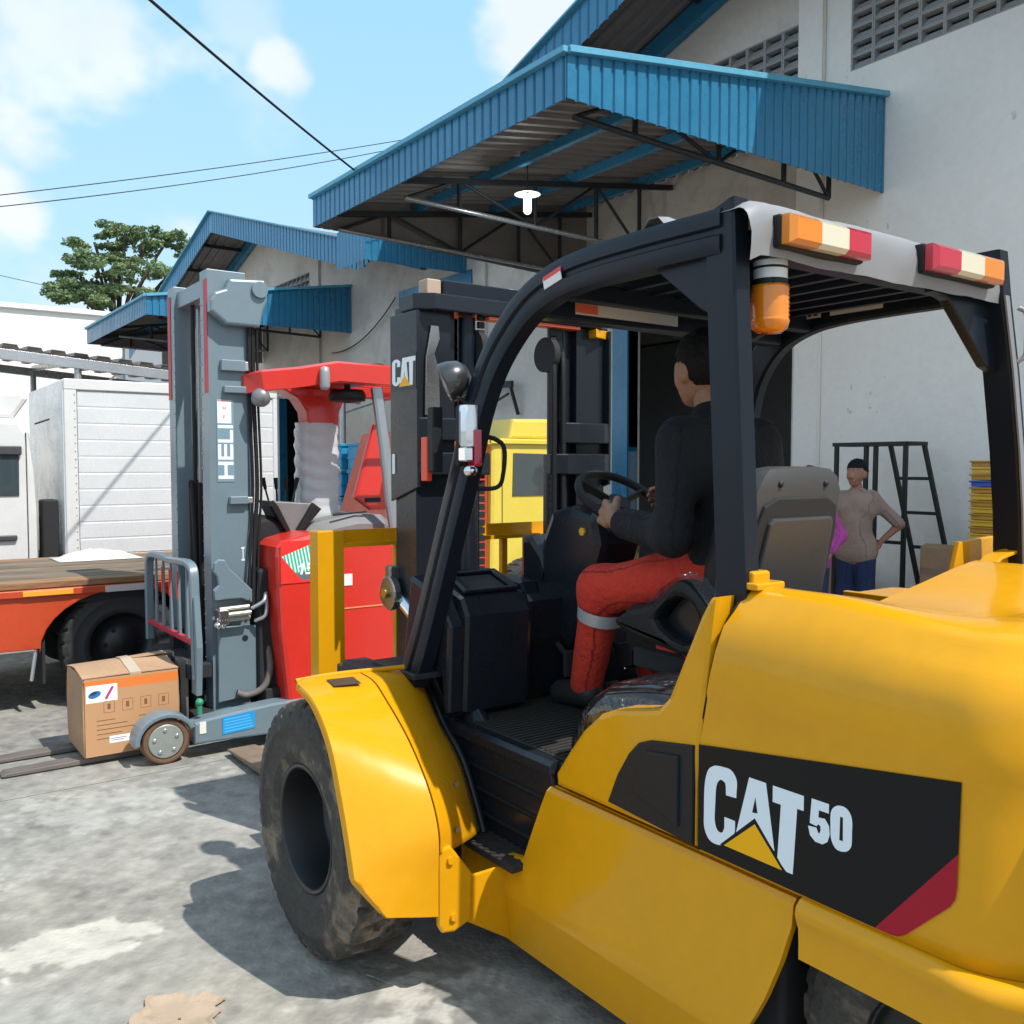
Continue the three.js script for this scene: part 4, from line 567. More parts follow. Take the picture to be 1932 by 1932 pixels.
  { const blk = []; for (let k = 0; k < 5; k++) blk.push(bx(2.900, 2.9015, 2.152, 2.178, -2.23 + k * 0.026, -2.214 + k * 0.026, 0)); part(fl, 'label_pictogram', blk, M.black); }
  { // thin plastic sheet thrown over the roof bars, rumpled, folded down at the back
    const rows = []; for (let i = 0; i <= 30; i++) { const u = i / 30, r = []; for (let j = 0; j <= 44; j++) { const v = j / 44; let x = lerp(1.765, 2.95, v), z = lerp(-2.32, -1.50, Math.min(1, u / 0.8)), y = 2.243 + 0.014 * (fbm(u * 9, v * 12, 4, 4) - 0.5); if (u < 0.35) y = lerp(2.19, 2.238, u / 0.35) + 0.012 * (fbm(u * 9, v * 12, 4, 4) - 0.5); if (u > 0.8) { const q = (u - 0.8) / 0.2; z = -1.50 + 0.035 * Math.sin(q * 2.2); y = 2.243 - 0.115 * q * q - 0.02 * q + 0.01 * (fbm(u * 9, v * 12, 4, 4) - 0.5); z += 0.02 * (fbm(v * 9, q * 3, 7, 3) - 0.5) * q; } if (j === 0) { x -= 0.012; y -= 0.010 + 0.02 * fbm(u * 8, 3); } if (u > 0.48 && u < 0.56 && v < 0.06) y += 0.035 * (1 - v / 0.06); r.push([x, y, z]); } rows.push(r); }
    part(fl, 'roof_sheet_cover', shell(rows, [0, -0.001, 0], 1), M.tarp, { label: 'rumpled pale plastic sheet over the guard roof' });
  }
  // rear lamp clusters
  const cluster = (x0, x1, y0, y1, z, cols) => { const c = part(fl, 'rear_lamp', bx(x0 - 0.006, x1 + 0.006, y0 - 0.006, y1 + 0.004, z - 0.05, z - 0.004, 0.008), M.plasticBlack); cols.forEach((m, i) => { const a = lerp(x0, x1, i / 3), b = lerp(x0, x1, (i + 1) / 3); part(c, 'lens', loft([[z - 0.012, 0], [z + 0.018, 0], [z + 0.030, 0.010]].map(([zz, e]) => [[a + (i === 0 ? e * 1.6 : 0), y0 + e], [b - (i === 2 ? e * 1.6 : 0), y0 + e], [b - (i === 2 ? e * 1.6 : 0), y1 - e], [a + (i === 0 ? e * 1.6 : 0), y1 - e]].map(([x, y]) => [x, y, zz])), 0.3), m); }); };
  cluster(1.842, 2.175, 2.135, 2.205, -1.44, [M.amber, M.clearLens, M.redLens]);
  cluster(2.47, 2.86, 2.150, 2.222, -1.44, [M.redLens, M.clearLens, M.amber]);
  { const B = [1.908, 0, -1.53], cyl = (r0, r1, y0, y1) => rod([B[0], y0, B[2]], [B[0], y1, B[2]], r0, r1, 32);
    const b = part(fl, 'beacon', [cyl(0.043, 0.043, 2.070, 2.115)], M.white);
    part(b, 'beacon_band', cyl(0.0437, 0.0437, 2.095, 2.101), M.plasticBlack); part(b, 'beacon_collar', cyl(0.0437, 0.0437, 2.055, 2.070), M.plasticBlack);
    const pr = [[0.0, 1.935], [0.030, 1.937], [0.044, 1.948], [0.049, 1.965]]; for (let k = 0; k < 8; k++) { pr.push([0.049, 1.970 + k * 0.0105], [0.0465, 1.975 + k * 0.0105]); } pr.push([0.048, 2.055], [0, 2.055]);
    part(b, 'amber_dome', lathe(pr, [B[0], 0, B[2]], [0, 1, 0], 40), M.amber);
    part(b, 'beacon_bracket', [bx(1.86, 1.99, 2.115, 2.124, -1.58, -1.48, 0.002), tube([[1.90, 1.94, -1.53], [1.87, 1.92, -1.55], [1.82, 1.90, -1.57]], 0.004, 10, 6)], M.steelDark); }
  part(fl, 'rear_mirror', loft([[0, 0.012], [0.006, 0.028], [0.016, 0.034], [0.024, 0.030], [0.028, 0.01]].map(([d, r]) => { const a = []; for (let k = 0; k < 16; k++) { const t = k / 16 * 6.283; a.push([2.66 + r * 0.9 * Math.cos(t), 1.745 + r * 1.7 * Math.sin(t), -2.28 - 0.02 + d]); } return a; }), 1.2), M.white);
  part(fl, 'mirror_arm', rod([2.66, 1.745, -2.29], [2.86, 1.95, -2.42], 0.007), M.guardBlue);
  // ---- lamps, mirror loop on the left front pillar
  const PL = [1.69, 1.85, -2.62];
  const wl = part(fl, 'work_lamp', lathe([[0.0, 0.075], [0.03, 0.072], [0.055, 0.05], [0.066, 0.02], [0.070, -0.012], [0.066, -0.02], [0.06, -0.016], [0.0, -0.010]], [1.655, 1.885, -2.655], [0.80, 0.42, 0.45], 36), phys(lin(0.05, 0.052, 0.056), 0.3, 0.5, { clearcoat: 0.6 }));
  part(wl, 'lamp_bracket', [beam([1.655, 1.84, -2.63], [1.70, 1.80, -2.58], 0.03, 0.012), bx(1.60, 1.64, 1.58, 1.80, -2.71, -2.67, 0.006)], M.plasticBlack);
  const dz = 0.075;
  const sg = part(fl, 'turn_signal', bx(1.628, 1.70, 1.60, 1.80, -2.655 + dz, -2.63 + dz, 0.008), M.plasticBlack);
  part(sg, 'clear_lens', loft([1.665, 1.675, 1.72, 1.79, 1.80].map((y, i) => { const e = i === 0 || i === 4 ? 0.006 : 0; return [[1.632 + e, -2.64], [1.626 + e, -2.615], [1.636 + e, -2.598], [1.668 - e, -2.594], [1.690 - e, -2.60], [1.698 - e, -2.64]].map(([x, z]) => [x, y, z + dz]); }), 0.7), phys(lin(0.75, 0.77, 0.8), 0.12, 0.5, { clearcoat: 1 }));
  part(sg, 'red_lens', loft([1.60, 1.61, 1.66, 1.72].map((y, i) => { const e = i === 0 ? 0.006 : 0; return [[1.664, -2.64], [1.664, -2.591], [1.692 - e, -2.592], [1.70 - e, -2.60], [1.702 - e, -2.64]].map(([x, z]) => [x, y, z + dz]); }), 0.7), M.redLens);
  part(sg, 'mirror_strip', bx(1.630, 1.662, 1.615, 1.664, -2.64 + dz, -2.592 + dz, 0.006), M.chrome);
  part(sg, 'lower_reflector', new THREE.SphereGeometry(0.026, 16, 10).scale(1, 0.8, 0.6).translate(1.655, 1.585, -2.60 + dz), M.chrome);
  part(fl, 'front_indicator', bx(1.598, 1.62, 1.55, 1.70, -2.75, -2.71, 0.004), std(lin(0.75, 0.07, 0.03), 0.4));
  part(fl, 'grab_loop', tube([[1.735, 1.70, -2.56], [1.77, 1.69, -2.545], [1.80, 1.66, -2.54], [1.80, 1.58, -2.545], [1.785, 1.53, -2.56], [1.70, 1.525, -2.585]], 0.008, 30, 8), M.plasticBlack);
  // ---- tilt cylinder
  const tc = part(fl, 'tilt_cylinder', rod([1.80, 1.075, -3.28], [1.795, 0.94, -3.0], 0.026), M.chrome);
  part(tc, 'clevis', [prism('x', smoothPts([[-3.36, 1.06], [-3.34, 1.14], [-3.29, 1.16], [-3.24, 1.12], [-3.235, 1.06], [-3.28, 1.02]], 3, true).map((p) => [p[0], p[1]]), 1.755, 1.79, 0.006), prism('x', smoothPts([[-3.36, 1.06], [-3.34, 1.14], [-3.29, 1.16], [-3.24, 1.12], [-3.235, 1.06], [-3.28, 1.02]], 3, true).map((p) => [p[0], p[1]]), 1.815, 1.85, 0.006), bx(1.76, 1.85, 1.13, 1.2, -3.33, -3.28, 0.012)], M.steel);
  part(tc, 'clevis_pin', rod([1.74, 1.09, -3.30], [1.87, 1.09, -3.30], 0.022), std(lin(0.5, 0.4, 0.12), 0.3, 0.9));
  part(tc, 'cylinder_barrel', rod([1.795, 0.95, -3.02], [1.79, 0.62, -2.6], 0.045), M.charcoal);
  // ---- mast
  const mz0 = -3.46, mz1 = -3.30;
  for (const s of [0, 1]) { const X = (x) => (s ? 2 * 2.285 - x : x), nm = 'mast_rail';
    const r = part(fl, nm, [prism('y', [[X(1.80), mz1], [X(1.96), mz1], [X(1.96), mz1 - 0.03], [X(1.835), mz1 - 0.03], [X(1.835), mz0 + 0.03], [X(1.96), mz0 + 0.03], [X(1.96), mz0], [X(1.80), mz0]], 0.12, 2.23, 0.004)], M.charcoal);
    part(fl, nm, [prism('y', [[X(1.85), mz1 - 0.035], [X(2.0), mz1 - 0.035], [X(2.0), mz1 - 0.06], [X(1.89), mz1 - 0.06], [X(1.89), mz0 + 0.06], [X(2.0), mz0 + 0.06], [X(2.0), mz0 + 0.04], [X(1.85), mz0 + 0.04]], 0.14, 2.24, 0.004)], M.charcoal);
    part(fl, 'lift_cylinder', rod([X(2.055), 0.15, -3.33], [X(2.055), 1.65, -3.33], 0.052, 0.052, 24), M.charcoal);
    part(fl, 'lift_rod', rod([X(2.055), 1.64, -3.33], [X(2.055), 2.2, -3.33], 0.036, 0.036, 20), M.guardBlue);
    part(fl, 'lift_chain', (() => { const g = []; for (let k = 0; k < 46; k++) g.push(bx(X(2.10) - 0.014, X(2.10) + 0.014, 0.75 + k * 0.032, 0.775 + k * 0.032, -3.30, -3.285, 0)); return g; })(), M.dark);
    part(fl, 'chain_pulley', rod([X(2.085), 2.08, -3.33], [X(2.115), 2.08, -3.33], 0.075, 0.075, 28), M.dark);
    part(r, 'rail_bracket', [prism('y', [[X(1.79), mz1 + 0.005], [X(2.13), mz1 + 0.005], [X(2.13), mz1 + 0.03], [X(2.05), mz1 + 0.055], [X(1.84), mz1 + 0.055], [X(1.79), mz1 + 0.03]], 1.565, 1.655, 0.006), prism('y', [[X(1.79), mz1 + 0.005], [X(2.06), mz1 + 0.005], [X(2.06), mz1 + 0.03], [X(1.98), mz1 + 0.05], [X(1.84), mz1 + 0.05], [X(1.79), mz1 + 0.03]], 1.70, 1.79, 0.006)], M.charcoal);
    part(r, 'rail_cheek', prism('x', [[mz0 - 0.02, 1.46], [mz1 + 0.035, 1.52], [mz1 + 0.035, 2.20], [mz0 - 0.02, 2.20]], X(1.787), X(1.80), 0.003), M.charcoal);
    if (!s) part(r, 'guide_plate', [prism('z', [[1.835, 1.80], [1.905, 1.79], [1.90, 1.98], [1.88, 2.04], [1.905, 2.10], [1.90, 2.15], [1.865, 2.15], [1.84, 2.02]], mz1 + 0.002, mz1 + 0.012, 0.003)], M.steel);
  }
  for (let k = 0; k < 2; k++) part(fl, 'hydraulic_hose', tube([[2.46 + k * 0.05, 1.1, -3.27], [2.46 + k * 0.05, 1.9, -3.27], [2.48 + k * 0.05, 2.08, -3.30], [2.52 + k * 0.05, 2.1, -3.36], [2.54 + k * 0.05, 1.9, -3.40]], 0.013, 30, 8), M.plasticBlack);
  const cb = part(fl, 'mast_cross_beam', [prism('y', [[1.79, -3.30], [1.86, -3.25], [2.71, -3.25], [2.79, -3.30], [2.79, -3.40], [1.79, -3.40]], 2.205, 2.27, 0.006)], M.charcoal);
  part(cb, 'beam_cap', [bx(1.93, 2.52, 2.27, 2.335, -3.39, -3.30, 0.006)], M.guardBlue); part(cb, 'cap_end', [bx(1.86, 1.925, 2.271, 2.335, -3.38, -3.31, 0.006)], std(lin(0.45, 0.33, 0.25), 0.7));
  part(cb, 'orange_rail', bx(2.12, 2.6, 2.19, 2.204, -3.31, -3.26, 0.003), std(lin(0.7, 0.12, 0.05), 0.5));
  part(cb, 'corner_block', prism('y', [[2.68, -3.25], [2.78, -3.29], [2.78, -3.33], [2.68, -3.33]], 2.165, 2.203, 0.004), M.yellow);
  part(fl, 'mast_cross_beam', bx(1.80, 2.77, 0.42, 0.62, -3.30, -3.26, 0.008), M.charcoal);
  { const tex = canvasTex(256, 384, (c) => { c.fillStyle = '#2a2a30'; c.fillRect(0, 0, 256, 384); c.fillStyle = '#e8ecee'; const P = (pts, col) => { c.fillStyle = col; c.beginPath(); pts.forEach((p, i) => (i ? c.lineTo(...p) : c.moveTo(...p))); c.closePath(); c.fill(); };
      c.lineWidth = 34; c.strokeStyle = '#e8ecee'; c.lineJoin = 'round'; c.beginPath(); c.moveTo(80, 130); c.lineTo(80, 80); c.quadraticCurveTo(50, 40, 28, 80); c.lineTo(28, 290); c.quadraticCurveTo(50, 340, 80, 290); c.lineTo(80, 240); c.stroke();
      P([[118, 40], [158, 40], [180, 330], [148, 330], [138, 180], [126, 330], [92, 330]], '#e8ecee'); P([[160, 40], [250, 40], [250, 92], [226, 92], [222, 340], [190, 340], [186, 92], [160, 92]], '#e8ecee'); P([[138, 225], [205, 345], [80, 345]], '#f2ac18'); });
    part(fl, 'mast_decal', planeDecal([1.7855, 1.90, mz0 - 0.01], [1.7855, 1.90, mz1 + 0.03], [1.7855, 2.04, mz1 + 0.03], [1.7855, 2.04, mz0 - 0.01]), std(0xffffff, 0.5, 0, { map: tex, side: THREE.DoubleSide }), { uv: true, label: 'white lettering with a yellow triangle on the mast rail' });
    part(fl, 'white_sticker', bx(1.783, 1.786, 1.57, 1.65, mz0 + 0.0, mz0 + 0.02, 0), std(lin(0.8, 0.8, 0.8), 0.5)); }
  for (const c of fl.children) if (['mast_rail', 'lift_cylinder', 'lift_rod', 'lift_chain', 'chain_pulley', 'hydraulic_hose', 'mast_cross_beam', 'mast_decal', 'white_sticker'].includes(c.name)) c.position.z += 0.165;
  // ---- carriage, load backrest, forks
  part(fl, 'carriage', [bx(1.62, 3.04, 0.15, 0.26, -3.67, -3.605, 0.008), bx(1.62, 3.04, 0.50, 0.60, -3.67, -3.605, 0.008), bx(1.95, 2.03, 0.15, 0.62, -3.6, -3.47, 0.006), bx(2.66, 2.74, 0.15, 0.62, -3.6, -3.47, 0.006), bx(1.56, 1.68, 0.70, 0.82, -3.36, -3.20, 0.01)], M.brown);
  const lb = part(fl, 'load_backrest', prism('y', [[1.558, -3.52], [1.675, -3.52], [1.675, -3.55], [1.60, -3.55], [1.588, -3.60], [1.558, -3.60]], 0.30, 1.335, 0.006), M.yellow); part(lb, 'backrest_post', prism('y', [[3.10, -3.52], [2.985, -3.52], [2.985, -3.55], [3.06, -3.55], [3.072, -3.60], [3.10, -3.60]], 0.30, 1.335, 0.006), M.yellow);
  part(lb, 'top_rail', prism('x', [[-3.58, 1.262], [-3.52, 1.262], [-3.52, 1.28], [-3.562, 1.28], [-3.562, 1.332], [-3.58, 1.332]], 1.677, 2.983, 0.003), M.yellow);
  for (const x of [1.95, 2.14, 2.33, 2.52, 2.71]) part(lb, 'backrest_bar', bx(x - 0.016, x + 0.016, 0.30, 1.26, -3.58, -3.55, 0.004), M.yellow);
  for (const x of [1.66, 2.83]) part(fl, 'fork', [prism('x', [[-3.68, 0.04], [-3.68, 0.72], [-3.735, 0.72], [-3.745, 0.11], [-3.78, 0.085], [-4.4, 0.075], [-4.98, 0.045], [-5.0, 0.035], [-4.98, 0.03]], x, x + 0.16, 0.006)], std(lin(0.30, 0.235, 0.18), 0.75, 0.15, { map: scaled(oldWallT, 2.5) }));
}
// ================================================================ the grey and red reach truck
M.heli = phys(lin(0.19, 0.26, 0.31), 0.42, 0.05, { clearcoat: 0.4, clearcoatRoughness: 0.3, map: scaled(dustT, 0.8) });
M.heliRed = phys(lin(0.78, 0.035, 0.022), 0.36, 0, { clearcoat: 0.6, clearcoatRoughness: 0.15, map: scaled(dustT, 0.8) });
M.tape = std(lin(0.45, 0.03, 0.05), 0.5);
M.bodyGrey = std(lin(0.20, 0.205, 0.21), 0.5, 0, { map: scaled(grainT, 2) });
{
  const rt = thing('reach_truck', 'reach truck with tall grey mast and red body beside the carton', 'reach truck', [2.2, 0, -5.6]);
  const near = -5.27, far = -6.05;
  // straddle legs and load wheels
  for (const [z0, z1, s] of [[-5.16, -5.03, 1], [-6.27, -6.14, -1]]) {
    const leg = part(rt, 'straddle_leg', prism('z', [[1.50, 0.085], [2.2, 0.06], [2.9, 0.06], [2.9, 0.245], [1.95, 0.245], [1.56, 0.215], [1.50, 0.20]], z0, z1, 0.012), M.heli);
    const arc = []; for (let k = 0; k <= 12; k++) { const a = Math.PI * (1.02 - k / 12 * 0.90); arc.push([1.352 + 0.165 * Math.cos(a), 0.128 + 0.150 * Math.sin(a)]); } const inn = []; for (let k = 12; k >= 0; k--) { const a = Math.PI * (1.02 - k / 12 * 0.90); inn.push([1.352 + 0.138 * Math.cos(a), 0.128 + 0.125 * Math.sin(a)]); }
    part(leg, 'wheel_guard', prism('z', [...arc, ...inn], z0, z1, 0.006), M.heli);
    const zc = (z0 + z1) / 2, w = part(rt, 'load_wheel', lathe([[0.095, -0.045], [0.112, -0.05], [0.123, -0.042], [0.124, 0], [0.123, 0.042], [0.112, 0.05], [0.095, 0.045]], [1.352, 0.124, zc], [0, 0, 1], 48), std(lin(0.17, 0.09, 0.05), 0.7, 0, { map: scaled(grainT, 3) }));
    part(w, 'wheel_disc', lathe([[0, -0.04], [0.092, -0.04], [0.096, -0.03], [0.096, 0.03], [0.092, 0.044], [0.085, 0.048], [0, 0.05]], [1.352, 0.124, zc], [0, 0, s], 40), std(lin(0.36, 0.40, 0.37), 0.45, 0.35, { map: scaled(grainT, 4) }));
    for (let k = 0; k < 5; k++) { const a = k / 5 * 6.283 + 0.4; part(w, 'wheel_bolt', new THREE.SphereGeometry(0.012, 10, 8).scale(1, 1, 0.6).translate(1.352 + 0.062 * Math.cos(a), 0.124 + 0.062 * Math.sin(a), zc + s * 0.05), M.galv); }
    if (s === 1) {
      const tex = canvasTex(256, 128, (c) => { c.fillStyle = '#1f94d6'; c.fillRect(0, 0, 256, 128); c.fillStyle = '#57b7ea'; for (let i = 0; i < 5; i++) c.fillRect(14, 18 + i * 22, 200 + (i * 37) % 30, 8); });
      part(leg, 'blue_label', [planeDecal([1.65, 0.115, z1 + 0.003], [1.835, 0.125, z1 + 0.003], [1.835, 0.222, z1 + 0.003], [1.65, 0.212, z1 + 0.003])], std(0xffffff, 0.5, 0, { map: tex, side: THREE.DoubleSide }), { uv: true });
      part(leg, 'white_label', bx(1.525, 1.56, 0.14, 0.205, z1, z1 + 0.003, 0), std(lin(0.75, 0.72, 0.65), 0.6));
      part(leg, 'green_cap', [rod([1.545, 0.235, -5.09], [1.545, 0.29, -5.09], 0.014), new THREE.SphereGeometry(0.022, 14, 10).translate(1.545, 0.30, -5.09)], std(lin(0.03, 0.26, 0.13), 0.5));
    }
  }
  // mast: two stages of channels
  for (const [a, b, s] of [[near, near - 0.13, 1], [far, far + 0.13, -1]]) {
    const r = part(rt, 'mast_rail', prism('y', [[1.68, a], [1.90, a], [1.90, a - s * 0.02], [1.705, a - s * 0.02], [1.705, b + s * 0.02], [1.78, b + s * 0.02], [1.78, b], [1.68, b]], 0.17, 2.715, 0.004), M.heli);
    part(r, 'inner_rail', prism('y', [[1.72, a - s * 0.03], [1.86, a - s * 0.03], [1.86, a - s * 0.05], [1.745, a - s * 0.05], [1.745, b + s * 0.03], [1.72, b + s * 0.03]], 0.2, 2.70, 0.003), M.heli);
    part(r, 'red_edge_tape', bx(1.676, 1.681, 2.02, 2.66, Math.min(a, a - s * 0.06), Math.max(a, a - s * 0.06), 0), M.tape);
    part(r, 'rail_bolt_row', (() => { const g = []; for (let k = 0; k < 26; k++) g.push(new THREE.SphereGeometry(0.006, 6, 5).translate(1.679, 0.4 + k * 0.085, b + s * 0.012)); return g; })(), M.galv, { kind: 'stuff' });
  }
  part(rt, 'mast_cross_member', [bx(1.70, 1.86, 2.58, 2.68, far + 0.10, near - 0.10, 0.006)], M.heli);
  part(rt, 'mast_cross_member', [bx(1.84, 1.90, 1.5, 1.6, far + 0.1, near - 0.1, 0.006)], M.heli);
  part(rt, 'mast_cross_member', [bx(1.80, 1.90, 0.2, 0.4, far + 0.1, near - 0.1, 0.006)], M.steelDark);
  for (const z of [-5.52, -5.80]) { part(rt, 'lift_cylinder', rod([1.80, 0.2, z], [1.80, 1.5, z], 0.035), M.dark); part(rt, 'lift_rod', rod([1.80, 1.5, z], [1.80, 2.6, z], 0.022), M.steel); part(rt, 'lift_chain', rod([1.74, 0.4, z + 0.06], [1.74, 2.6, z + 0.06], 0.014, 0.014, 6), M.dark); }
  part(rt, 'hose_loop', tube([[1.72, 0.5, -5.66], [1.71, 1.2, -5.66], [1.70, 1.5, -5.68], [1.71, 1.3, -5.72], [1.72, 0.5, -5.73]], 0.018, 40, 8), M.plasticBlack);
  const tp = part(rt, 'pulley_cover', prism('z', [[1.676, 2.53], [1.676, 2.47], [1.767, 2.401], [1.958, 2.40], [1.984, 2.502], [2.006, 2.55], [2.008, 2.63], [1.99, 2.672], [1.785, 2.658], [1.762, 2.60], [1.70, 2.575]], near, near + 0.075, 0.014), M.heli);
  part(tp, 'cover_boss', rod([1.955, 2.612, near + 0.06], [1.955, 2.612, near + 0.095], 0.048, 0.046, 32), M.heli);
  for (const [x0, x1, y0, y1] of [[1.745, 1.885, 2.145, 2.208], [1.76, 1.89, 2.02, 2.06], [1.785, 1.89, 1.382, 1.427]]) { const b = part(rt, 'hose_bracket', bx(x0, x1, y0, y1, near, near + 0.035, 0.005), M.heli); part(b, 'hose_clamp', bx(x1 - 0.02, x1 + 0.03, y0 + 0.004, y1 - 0.004, near - 0.004, near + 0.03, 0.006), M.galv); }
  for (const [x, r] of [[1.905, 0.009], [1.93, 0.013], [1.955, 0.008]]) part(rt, 'hydraulic_hose', tube([[x, 2.45, near + 0.03], [x + 0.005, 2.0, near + 0.02], [x + 0.02, 1.5, near + 0.015], [x, 1.2, near + 0.02], [x - 0.03, 0.8, near + 0.06]], r, 40, 8), M.plasticBlack);
  part(rt, 'lift_cylinder', rod([1.915, 0.75, near - 0.05], [1.915, 2.42, near - 0.05], 0.034), M.heli);
  part(rt, 'side_bracket', prism('z', [[1.679, 1.05], [1.70, 1.073], [1.738, 1.068], [1.768, 1.012], [1.805, 0.979], [1.895, 0.885], [1.897, 0.805], [1.835, 0.838], [1.757, 0.84], [1.678, 0.838], [1.672, 0.895], [1.70, 0.926], [1.694, 0.97], [1.674, 1.0]], near + 0.03, near + 0.065, 0.008), M.heli);
  { const cl = part(rt, 'valve_block', [bx(1.68, 1.74, 0.70, 0.79, near + 0.04, near + 0.12, 0.008)], M.steel); for (const [y, z] of [[0.785, 0.07], [0.755, 0.10], [0.725, 0.08]]) part(cl, 'hose_fitting', rod([1.70, y, near + z], [1.87, y + 0.005, near + z], 0.014), std(lin(0.55, 0.55, 0.46), 0.35, 0.6)); for (let k = 0; k < 4; k++) part(cl, 'hose_nut', new THREE.SphereGeometry(0.022, 10, 8).translate(1.68 + k * 0.014, 0.70 + (k % 2) * 0.03, near + 0.10), M.chrome); }
  part(rt, 'reach_plate', prism('z', [[1.705, 0.68], [1.93, 0.67], [1.928, 0.26], [1.70, 0.24]], near + 0.004, near + 0.03, 0.006), M.heli);
  part(rt, 'plate_hole', rod([1.86, 0.60, near + 0.03], [1.86, 0.60, near + 0.032], 0.018), M.black);
  part(rt, 'cable_conduit', tube([[1.80, 0.29, near + 0.05], [1.86, 0.27, near + 0.06], [1.95, 0.31, near + 0.08], [1.99, 0.42, near + 0.08], [1.985, 0.55, near + 0.05]], 0.020, 30, 8), std(lin(0.14, 0.12, 0.11), 0.6));
  part(rt, 'cable_conduit', tube([[1.88, 0.78, near + 0.09], [1.94, 0.82, near + 0.12], [1.97, 0.86, near + 0.08], [1.96, 0.74, near + 0.10], [1.91, 0.70, near + 0.06]], 0.012, 30, 8), M.galv);
  // lettering on the rail
  { const tex = canvasTex(160, 768, (c) => { c.fillStyle = '#7892a0'; c.fillRect(0, 0, 160, 768); c.fillStyle = '#eef3f5'; c.fillRect(8, 4, 128, 216); c.fillStyle = '#c93a3f'; c.fillRect(10, 8, 124, 10); c.font = 'bold 46px sans-serif'; c.fillText('H', 54, 96); c.fillText('F', 58, 178);
      c.fillStyle = '#eef3f5'; const bar = (x0, x1, y0, y1) => c.fillRect(x0, y0, x1 - x0, y1 - y0);
      bar(10, 150, 238, 266); bar(122, 150, 282, 400); bar(10, 150, 372, 400); bar(10, 38, 416, 560); bar(66, 92, 416, 560); bar(122, 150, 416, 560); bar(10, 150, 532, 560); bar(10, 150, 580, 610); bar(66, 94, 580, 740); bar(10, 150, 710, 740); });
    // letters read upwards along the rail
    part(rt, 'maker_lettering', planeDecal([1.722, 1.512, near + 0.003], [1.822, 1.512, near + 0.003], [1.822, 1.982, near + 0.003], [1.722, 1.982, near + 0.003]), std(0xffffff, 0.45, 0, { map: tex, side: THREE.DoubleSide }), { uv: true, label: 'white lettering running up the mast' }); }
  part(rt, 'white_mark', [bx(1.855, 1.875, 1.12, 1.13, near, near + 0.002, 0), bx(1.862, 1.868, 1.06, 1.12, near, near + 0.002, 0), bx(1.855, 1.875, 1.05, 1.06, near, near + 0.002, 0)], std(lin(0.75, 0.76, 0.77), 0.6));
  // carriage with load backrest and forks
  const fr = part(rt, 'load_backrest', sweep(smoothPts([[1.55, 0.42, -5.14], [1.55, 0.62, -5.155], [1.55, 0.94, -5.17], [1.55, 1.02, -5.185], [1.55, 1.05, -5.24], [1.55, 1.045, -5.6], [1.55, 1.045, -6.03], [1.55, 1.015, -6.09], [1.55, 0.94, -6.11], [1.55, 0.5, -6.11]], 3), rectProf(0.05, 0.035, 0.006), [1, 0, 0], 0.5), M.heli);
  part(fr, 'side_cheek', prism('x', [[-5.20, 0.33], [-5.115, 0.33], [-5.09, 0.60], [-5.13, 0.88], [-5.165, 0.88]], 1.535, 1.57, 0.006), M.heli);
  part(fr, 'lower_rail', bx(1.535, 1.565, 0.60, 0.63, -6.10, -5.18, 0.004), M.tape);
  for (let k = 0; k < 5; k++) { const z = -5.30 - k * 0.16; const v = part(fr, 'backrest_bar', prism('x', [[z - 0.025, 0.63], [z + 0.025, 0.63], [z + 0.012, 0.86], [z + 0.006, 1.03], [z - 0.006, 1.03], [z - 0.012, 0.86]], 1.543, 1.557, 0.003), M.heli); if (k > 0 && k < 4) part(v, 'red_strip', bx(1.538, 1.542, 0.83, 0.99, z - 0.009, z + 0.009, 0), std(lin(0.7, 0.05, 0.03), 0.5)); }
  part(rt, 'carriage', [bx(1.53, 1.66, 0.40, 0.48, -6.0, -5.22, 0.006), bx(1.56, 1.68, 0.10, 0.20, -6.0, -5.25, 0.006), bx(1.60, 1.67, 0.1, 0.6, -5.48, -5.40, 0.005), bx(1.60, 1.67, 0.1, 0.6, -5.86, -5.78, 0.005)], M.dark);
  for (const z of [-5.34, -5.62]) part(rt, 'fork', prism('z', [[0.60, 0.012], [0.62, 0.024], [1.44, 0.042], [1.50, 0.06], [1.50, 0.5], [1.545, 0.5], [1.545, 0.006], [0.62, 0.006]], z - 0.05, z + 0.05, 0.003), M.forkSteel);
  // body
  const body = part(rt, 'red_body', prism('z', [[2.045, 0.215], [2.03, 0.35], [2.0, 0.65], [1.985, 1.08], [1.992, 1.135], [2.03, 1.17], [2.2, 1.21], [2.42, 1.20], [2.95, 1.10], [2.95, 0.14], [2.6, 0.14]], -6.24, -5.05, 0.03), M.heliRed);
  part(body, 'body_seam', bx(2.3, 2.95, 0.745, 0.752, -5.052, -5.046, 0), std(lin(0.75, 0.3, 0.12), 0.5));
  part(body, 'white_badge', bx(2.395, 2.455, 0.885, 0.955, -5.05, -5.046, 0.001), std(lin(0.8, 0.8, 0.8), 0.5));
  part(body, 'amber_lamp', lathe([[0, 0.012], [0.022, 0.008], [0.026, 0], [0, 0]], [2.13, 0.33, -5.05], [0, 0, 1], 20), M.amber);
